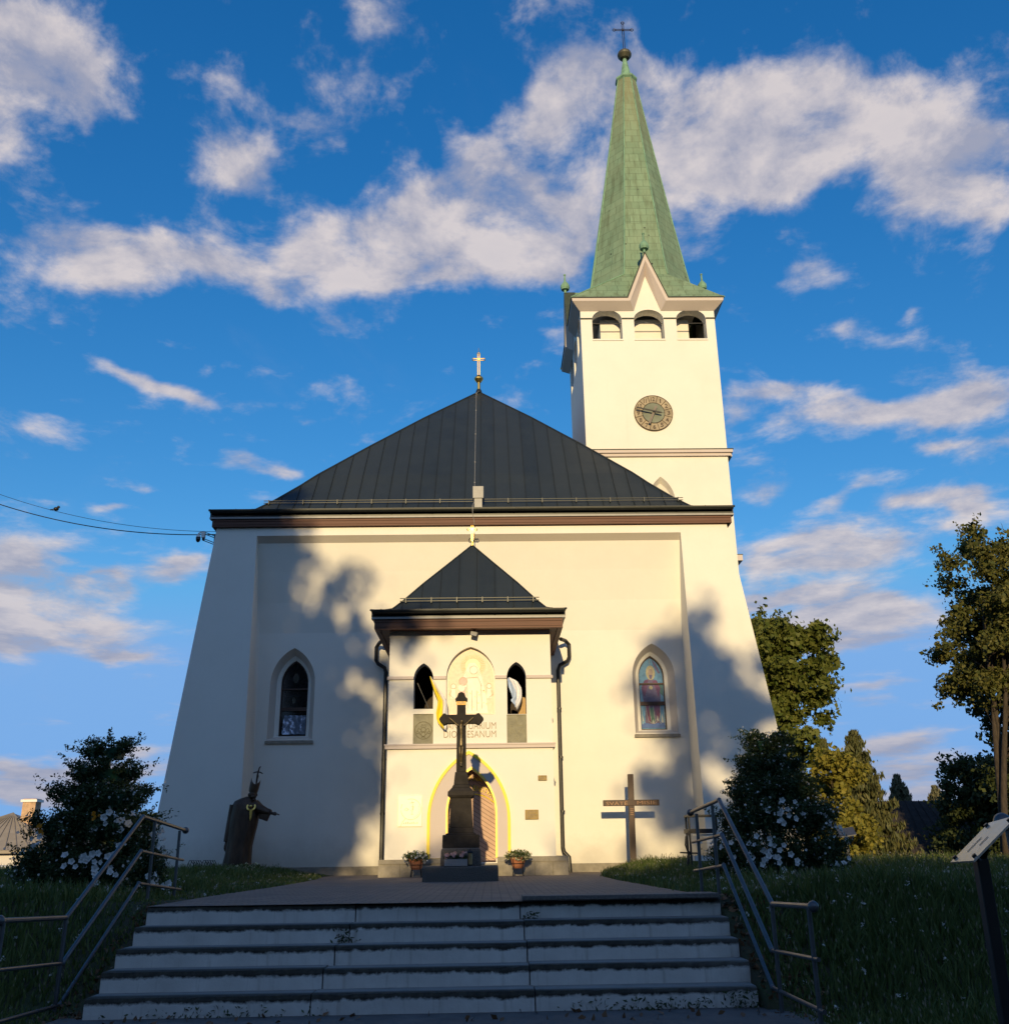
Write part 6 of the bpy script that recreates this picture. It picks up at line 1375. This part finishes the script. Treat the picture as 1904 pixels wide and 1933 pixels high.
# ------------------------------------------------------------------ trees
M['darkbark'] = simple('dark_bark', (.05, .038, .028), .95, var=.5, scale=5, bstr=.9, bscale=18, bdist=.03, sv=(3, 3, .6))
def broadleaf(name, label, base, height, crown_c, crown_r, nclump, clump_r, per, size, mat, seed, trunk_r=.22, lean=(0, 0), shell=.55, group=None, trunks=1, holes=0.0, crown_min=None, bark=None, sparse_low=0.0, thin=0.0):
    global rng; rng = np.random.default_rng(seed); rr = random.Random(seed)
    t = thing(name, label, 'tree', base, group)
    B = Vector(base); C = Vector(crown_c); R3 = Vector(crown_r)
    cl = []
    for k in range(nclump*4):
        d = Vector((rr.gauss(0, 1), rr.gauss(0, 1), rr.gauss(0, 1))).normalized(); rad = rr.random()**shell
        lob = 1 + .16*math.sin(3*math.atan2(d.y, d.x)+seed) + .12*math.sin(5*d.z+seed*2)
        c = C + Vector((d.x*R3.x, d.y*R3.y, d.z*R3.z))*rad*lob
        if crown_min is not None and c.z < crown_min + rr.uniform(-.6, .3): continue
        if sparse_low and c.z < C.z and rr.random() < sparse_low*(C.z-c.z)/R3.z: continue
        if rr.random() < holes: continue
        if thin and c.x > C.x+.25*R3.x and c.z > C.z-.1*R3.z and rr.random() < thin: continue
        cl.append((c, clump_r*rr.uniform(.6, 1.25)))
        if len(cl) >= nclump: break
    P_ = []; D_ = []
    for c, r in cl: p, d = clump_pts(np.array(c), r, int(per*(r/clump_r)**2), .75); P_.append(p); D_.append(d)
    for c, r in cl:        # loose sprays that break the outline
        o_ = Vector(((c.x-C.x)/R3.x, (c.y-C.y)/R3.y, (c.z-C.z)/R3.z)); 
        if o_.length < .55 or holes: continue
        for k in range(3):
            dv = np.array((o_.normalized() + Vector((rr.gauss(0, .5), rr.gauss(0, .5), rr.gauss(0, .5)))).normalized()); n_ = int(per*.10)+4; ln = r*rr.uniform(1.1, 1.9)
            u = rng.random((n_, 1)); pp_ = np.array(c) + dv*ln*u + rng.normal(size=(n_, 3))*size*.55 - np.array([0, 0, 1.])*(u**2)*ln*.18; P_.append(pp_); D_.append(np.tile(dv, (n_, 1)))
    PA, DA = np.concatenate(P_), np.concatenate(D_); szs = size*np.where(rng.random((len(PA), 1)) < .35, .62, 1.0)*(.8+.45*rng.random((len(PA), 1)))
    v, q = leaves(PA, szs, DA, .66, .25); npmesh('crown', v, q, mat, t)
    b = MB(); tops = []
    for k in range(trunks):
        off = Vector((rr.uniform(-.3, .3), rr.uniform(-.3, .3), 0))*(0 if trunks == 1 else 1.0)
        top = C + Vector((lean[0]+off.x*4, lean[1]+off.y*3, R3.z*.35)); pts = []
        for i in range(9):
            u = i/8; p = (B+off).lerp(top, u); w_ = .10*height*.22; pts.append(p + Vector((math.sin(u*5+k*2+seed)*w_*u, math.cos(u*4+k)*w_*u, -.15 if i == 0 else 0)))
        b.tube(pts, [trunk_r*(1.25 if i == 0 else 1)*(1-.78*i/8) for i in range(9)], 10); tops.append(pts)
    for c, r in rr.sample(cl, min(len(cl), 34)):
        pts0 = rr.choice(tops); i = max(2, min(7, int(8*max(.15, min(.95, (c.z-B.z-R3.z*.35)/max(.1, (C.z+R3.z*.35-B.z))))))); s = pts0[i]
        mid = s.lerp(c, .55) + Vector((rr.uniform(-.2, .2), rr.uniform(-.2, .2), .12*(c-s).length)); rb = trunk_r*(1-.78*i/8)*.5; b.tube([s, mid, c], [rb, rb*.6, rb*.22], 6)
    b.build('trunk', bark or M['bark'], t, smooth=True); return t
def conifer(name, label, base, height, radius, mat, seed, group=None, size=.34, weep=.7, nwhorl=26):
    global rng; rng = np.random.default_rng(seed); rr = random.Random(seed)
    t = thing(name, label, 'tree', base, group); B = np.array(base); P_ = []; Dn = []; b = MB()
    b.tube([tuple(B+np.array([0, 0, -.3])), tuple(B+np.array([0, 0, height*.5])), tuple(B+np.array([.05, 0, height*.98]))], [.22, .13, .02], 8)
    for i in range(nwhorl):
        u = (i+.5)/nwhorl; z = height*(.06+.93*u); L = radius*(1-u)**.8*1.02 + .12; nb = max(4, int(9-4*u))
        for k in range(nb):
            a = 2*math.pi*(k+rr.random()*.8)/nb + i*1.3; l = L*rr.uniform(.72, 1.18); n = int(14+l*42)
            s = rng.random((n, 1))**.7; sag = -.22*l*s**1.5 + .10*l*s**4*2
            c = B + np.concatenate([np.cos(a)*l*s, np.sin(a)*l*s, z+sag], 1); w_ = (1-s)*.16*l+.05
            side = np.array([-math.sin(a), math.cos(a), 0])[None]*rng.normal(size=(n, 1))*w_*.9; c = c+side; c[:, 2] -= rng.random(n)*weep*.32*(1-.5*u); P_.append(c)
            b.tube([tuple(B+np.array([0, 0, z])), tuple(B+np.array([math.cos(a)*l*.6, math.sin(a)*l*.6, z-.22*l*.46])), tuple(B+np.array([math.cos(a)*l, math.sin(a)*l, z-.05*l]))], [.03, .02, .008], 4)
    P_ = np.concatenate(P_); v, q = leaves(P_, size, None, .28, weep*.8); npmesh('crown', v, q, mat, t); b.build('trunk', M['bark'], t); return t
broadleaf('lime_tree', 'big lime tree with high rounded crown and bare forked trunk at the right edge', (22.1, 44, -.4), 16, (25.9, 44.4, 10.2), (4.5, 4.3, 4.25), 270, .72, 330, .20, M['lime'], 5, .17, (-1.8, 0), .5, None, 3, .0, 5.2, M['darkbark'], sparse_low=.4)
broadleaf('ash_tree', 'tall leafy tree with yellow-green crown right behind the church corner', (11.6, 40, -.4), 10, (11.3, 40, 6.1), (2.45, 2.3, 4.1), 190, .55, 260, .22, M['oak'], 9, .2, (0, 0), .45)
broadleaf('ornamental_shrub', 'bright yellow-green shrubby tree between the tall leafy tree and the spruce', (12.4, 36, -.2), 4, (12.3, 36, 1.75), (1.15, 1.0, 2.0), 60, .42, 170, .18, M['yellowleaf'], 12, .1, (0, 0), .4)
conifer('spruce', 'dark drooping spruce standing highest right of the yellow-green shrub', (16.9, 46, -.8), 6.6, 2.0, M['spruce'], 3)
conifer('spruce', 'smaller brownish spruce crammed between leafy tree and dark spruce', (14.7, 44, -.7), 5.9, 1.5, simple('x', (1, 1, 1)) if False else M['spruce'], 8)
conifer('pale_spruce', 'pale sunlit spruce rising behind the dark cottage roof', (30.4, 75, -1.8), 7.6, 2.3, M['bluespruce'], 4, size=.42)
conifer('pale_spruce', 'second pale spruce partly behind the round dark bush tree', (33.6, 76, -1.8), 6.8, 2.2, M['bluespruce'], 14, size=.42)
broadleaf('willow', 'broad rounded dark bushy tree in front of the cottage roof', (28.4, 58, -1.4), 6, (28.2, 58, 1.6), (2.7, 2.4, 3.1), 130, .75, 190, .26, M['willow'], 21, .18, (0, 0), .4)
broadleaf('bushy_tree', 'dark tree filling the gap behind the lime trunk', (31.5, 54, -1.2), 6, (32.3, 54, 1.9), (2.6, 2.2, 3.0), 90, .75, 170, .26, M['willow'], 22, .15, (0, 0), .4)
conifer('pale_spruce', 'pale spruce glimpsed past the lime trunk at the right edge', (36.0, 56.5, -1.2), 10, 2.5, M['bluespruce'], 17, size=.4)
broadleaf('lime_tree', 'dark second lime behind the big lime at the right edge', (26.0, 50, -.6), 11, (27.3, 50, 4.4), (2.9, 2.9, 4.6), 80, .75, 190, .26, M['willow'], 31, .22, (0, 0), .5)
# trees of the square behind the photographer; they throw the long evening shade
def shade_tree(label, base, c, r, n, cr, per, size, seed, mat='oak', holes=0.0, thin=0.0): broadleaf('street_tree', label, base, c[2]+r[2], c, r, n, cr, per, size, M[mat], seed, .28, (0, 0), .5, 'trees behind the photographer', 1, holes, thin=thin)
def copy_tree(src, loc, label, sc_):
    r = src.copy(); COL.objects.link(r); r.location = loc; r.scale = sc_; r['label'] = label
    for c in src.children: d = c.copy(); COL.objects.link(d); d.parent = r
ROWY = -36.0
shade_tree('tree in the row behind the photographer, furthest left', (-31, ROWY, -.9), (-31, ROWY, 6.6), (5.2, 3.4, 6.6), 210, 1.35, 70, .75, 41)
row0 = [o for o in bpy.data.objects if o.get('group') == 'trees behind the photographer'][0]
ROWX = [-24.5, -18, -11.6, -5.2, 1.2, 7.6, 14, 20.4, 27]
ORD = ['second', 'third', 'fourth', 'fifth', 'sixth', 'seventh', 'eighth', 'ninth', 'tenth']
HS = [1.0, .985, 1.0, .985, .99, .985, 1.02, 1.0, 1.0]
for k, x in enumerate(ROWX): copy_tree(row0, (x, ROWY-.4*(k % 2), -.9), ORD[k]+' tree from the left in the row behind the photographer', (1, 1, HS[k]*(1.0)))
shade_tree('tall tree behind the photographer that shades the left church wall', (-13.8, -25, -.9), (-11.7, -25, 15.7), (5.4, 4.6, 6.5), 640, .80, 46, .50, 51, thin=.22)
shade_tree('smaller tree behind the photographer added to widen the shade on the left wall', (-9.2, -25, -.9), (-8.6, -25, 13.4), (1.9, 2.0, 3.1), 90, .8, 70, .5, 55)  # extra crown added to carry the tall tree's shade lower down the wall
shade_tree('slender tree behind the photographer whose top shades the right church corner', (2.8, -34, -.9), (2.95, -34, 16.0), (1.95, 2.0, 3.7), 58, .55, 46, .40, 61)

SIDE = [(-38, -28, 1.25), (-43, -20, 1.4), (-41, -11, 1.3), (-45, -3, 1.35), (-42, 6, 1.2), (-46, 14, 1.3), (34, -31, 1.2), (40, -24, 1.35), (42, -15, 1.3), (45, -6, 1.4), (43, 3, 1.25), (46, 11, 1.3)]  # unseen trees added at both sides to cut the low sky light
for k, (x, y, s) in enumerate(SIDE[::2]):
    copy_tree(row0, (x, y, -.9), ('%s tree added out of view on the %s side to block low sky light' % (['first', 'second', 'third'][k % 3], 'west' if k < 3 else 'east')), (s, s, s))
# ------------------------------------------------------------------ grass
def allowed(x, y):
    ok = ~((x > -3.95) & (x < 2.62) & (y < 11.7))                                        # stairs and path
    pl_ = np.interp(y, [11.1, 14, 17.8, 21, 24, 26, 27.3], [-3.65, -3.72, -3.68, -3.75, -4.0, -4.3, -4.3]); pr_ = np.interp(y, [11.1, 14, 19, 22, 24.6, 26, 27.3], [2.46, 2.4, 2.3, 2.35, 2.7, 3.1, 3.1])
    jit = rng.normal(size=len(x))*.05
    ok &= ~((x > pl_+jit) & (x < pr_+jit) & (y >= 11.1) & (y < 27.4))
    wallL = np.interp(y, [25.8, 56], [1, 1]); ok &= ~((y > 25.85) & (x > -8.6) & (x < -6.3)); ok &= ~((y > 27.15) & (x > -8.6) & (x < 8.1)); ok &= ~((y > 25.85) & (x > 5.46) & (x < 8.1))
    return ok
def grass():
    X_, Y_, S_ = [], [], []
    def scatter(n, x0, x1, y0, y1, s):
        x = rng.uniform(x0, x1, n); y = rng.uniform(y0, y1, n); k = allowed(x, y); X_.append(x[k]); Y_.append(y[k]); S_.append(np.full(k.sum(), s))
    scatter(52000, 2.6, 9.5, 5.2, 13, .24); scatter(44000, 2.3, 16, 13, 28, .27); scatter(26000, 8, 30, 18, 44, .20)
    scatter(20000, -9, -3.9, 6.0, 13, .20); scatter(30000, -14, -3.5, 13, 27.2, .19); scatter(14000, -30, -9, 18, 50, .3)
    scatter(9000, 2.3, 6, 24, 27.1, .24); scatter(7000, -6.4, -3.6, 22, 27.1, .17)
    x = np.concatenate(X_); y = np.concatenate(Y_); s = np.concatenate(S_); n = len(x); z = ground_z(x, y)
    patch = .75+.45*np.sin(x*1.1+np.sin(y*.8)*1.5)*np.sin(y*.9+x*.3)
    near = np.clip(np.minimum(np.abs(x-2.5), np.abs(x+3.8))/1.2, .45, 1)
    h = s*(.55+.75*rng.random(n))*patch*near; a = rng.uniform(0, 2*math.pi, n); w_ = (.006+.004*rng.random(n))*(1+y/26)
    tx = np.cos(a)*w_; ty_ = np.sin(a)*w_; lx = rng.normal(size=n)*.32*h; ly = rng.normal(size=n)*.32*h
    p = np.stack([x, y, z-.01], 1); wv = np.stack([tx, ty_, 0*tx], 1); m1 = p + np.stack([lx*.35, ly*.35, h*.6], 1); tp = p + np.stack([lx, ly, h], 1)
    V = np.stack([p-wv, p+wv, m1+wv*.7, m1-wv*.7, tp+wv*.12, tp-wv*.12], 1).reshape(-1, 3); b0 = np.arange(n)[:, None]*6
    Q = np.concatenate([b0+np.array([[0, 1, 2, 3]]), b0+np.array([[3, 2, 4, 5]])], 1).reshape(-1, 4)
    o = npmesh('grass', V, Q, M['grass']); o['kind'] = 'stuff'
    # seed heads and clover blooms standing above the blades
    k = (rng.random(n) < np.where(x > 2, .075, .045)); q = tp[k] + np.array([0, 0, .01]); hl = .03+.03*rng.random((len(q), 1))
    far = (1+q[:, 1:2]/30); vs = []; 
    d = np.tile([[0, 0, 1.]], (len(q), 1)) + rng.normal(size=(len(q), 3))*.2; d = unit(d); s1 = unit(np.cross(d, rng.normal(size=(len(q), 3)))); s2 = np.cross(d, s1); wd = .0055*far
    for sv in (s1, s2): vs.append(np.stack([q-d*hl*.5, q+sv*wd, q+d*hl*.6, q-sv*wd], 1))
    V = np.concatenate(vs, 0).reshape(-1, 3); o = npmesh('seed_heads', V, np.arange(len(V)).reshape(-1, 4), M['seed']); o['kind'] = 'stuff'
    k = (rng.random(n) < .006) & (y < 24); q = tp[k]; P_ = (q[:, None, :] + rng.normal(size=(len(q), 7, 3))*.012).reshape(-1, 3); v, qd = leaves(P_, .024); o = npmesh('clover_flowers', v, qd, M['cloverw']); o['kind'] = 'stuff'
grass()
# dead leaves and weeds beside and on the steps
x = np.concatenate([rng.uniform(2.48, 3.05, 420), rng.uniform(-4.15, -3.66, 160), rng.uniform(-3.6, 2.4, 60)]); y = np.concatenate([rng.uniform(9.2, 11.6, 420), rng.uniform(9.6, 12.4, 160), rng.uniform(9.2, 9.75, 60)])
z = ground_z(x, y)+.02; z[-60:] = -.855; v, q = leaves(np.stack([x, y, z], 1), .07, np.tile([[0, 0, 1.]], (len(x), 1)), .6); o = npmesh('leaf_litter', v, q, M['drylitter']); o['kind'] = 'stuff'
WP = []
for x, y, z, n, s, h in ((-1.50, 10.84, -.345, 110, .06, .14), (1.5, 9.80, -.87, 200, .35, .10), (-2.6, 9.76, -.87, 170, .4, .09), (2.3, 9.82, -.87, 130, .14, .14), (.4, 11.16, -.17, 40, .05, .07), (-3.5, 9.9, -.87, 90, .15, .12), (-1.6, 9.8, -.87, 40, .06, .08)):
    WP.append(np.array([x, y, z]) + np.stack([rng.normal(size=n)*s, rng.normal(size=n)*min(s, .1)*.4, rng.random(n)**1.5*h], 1))
v, q = leaves(np.concatenate(WP), .045, None, .35); o = npmesh('weeds', v, q, M['petunia']); o['kind'] = 'stuff'
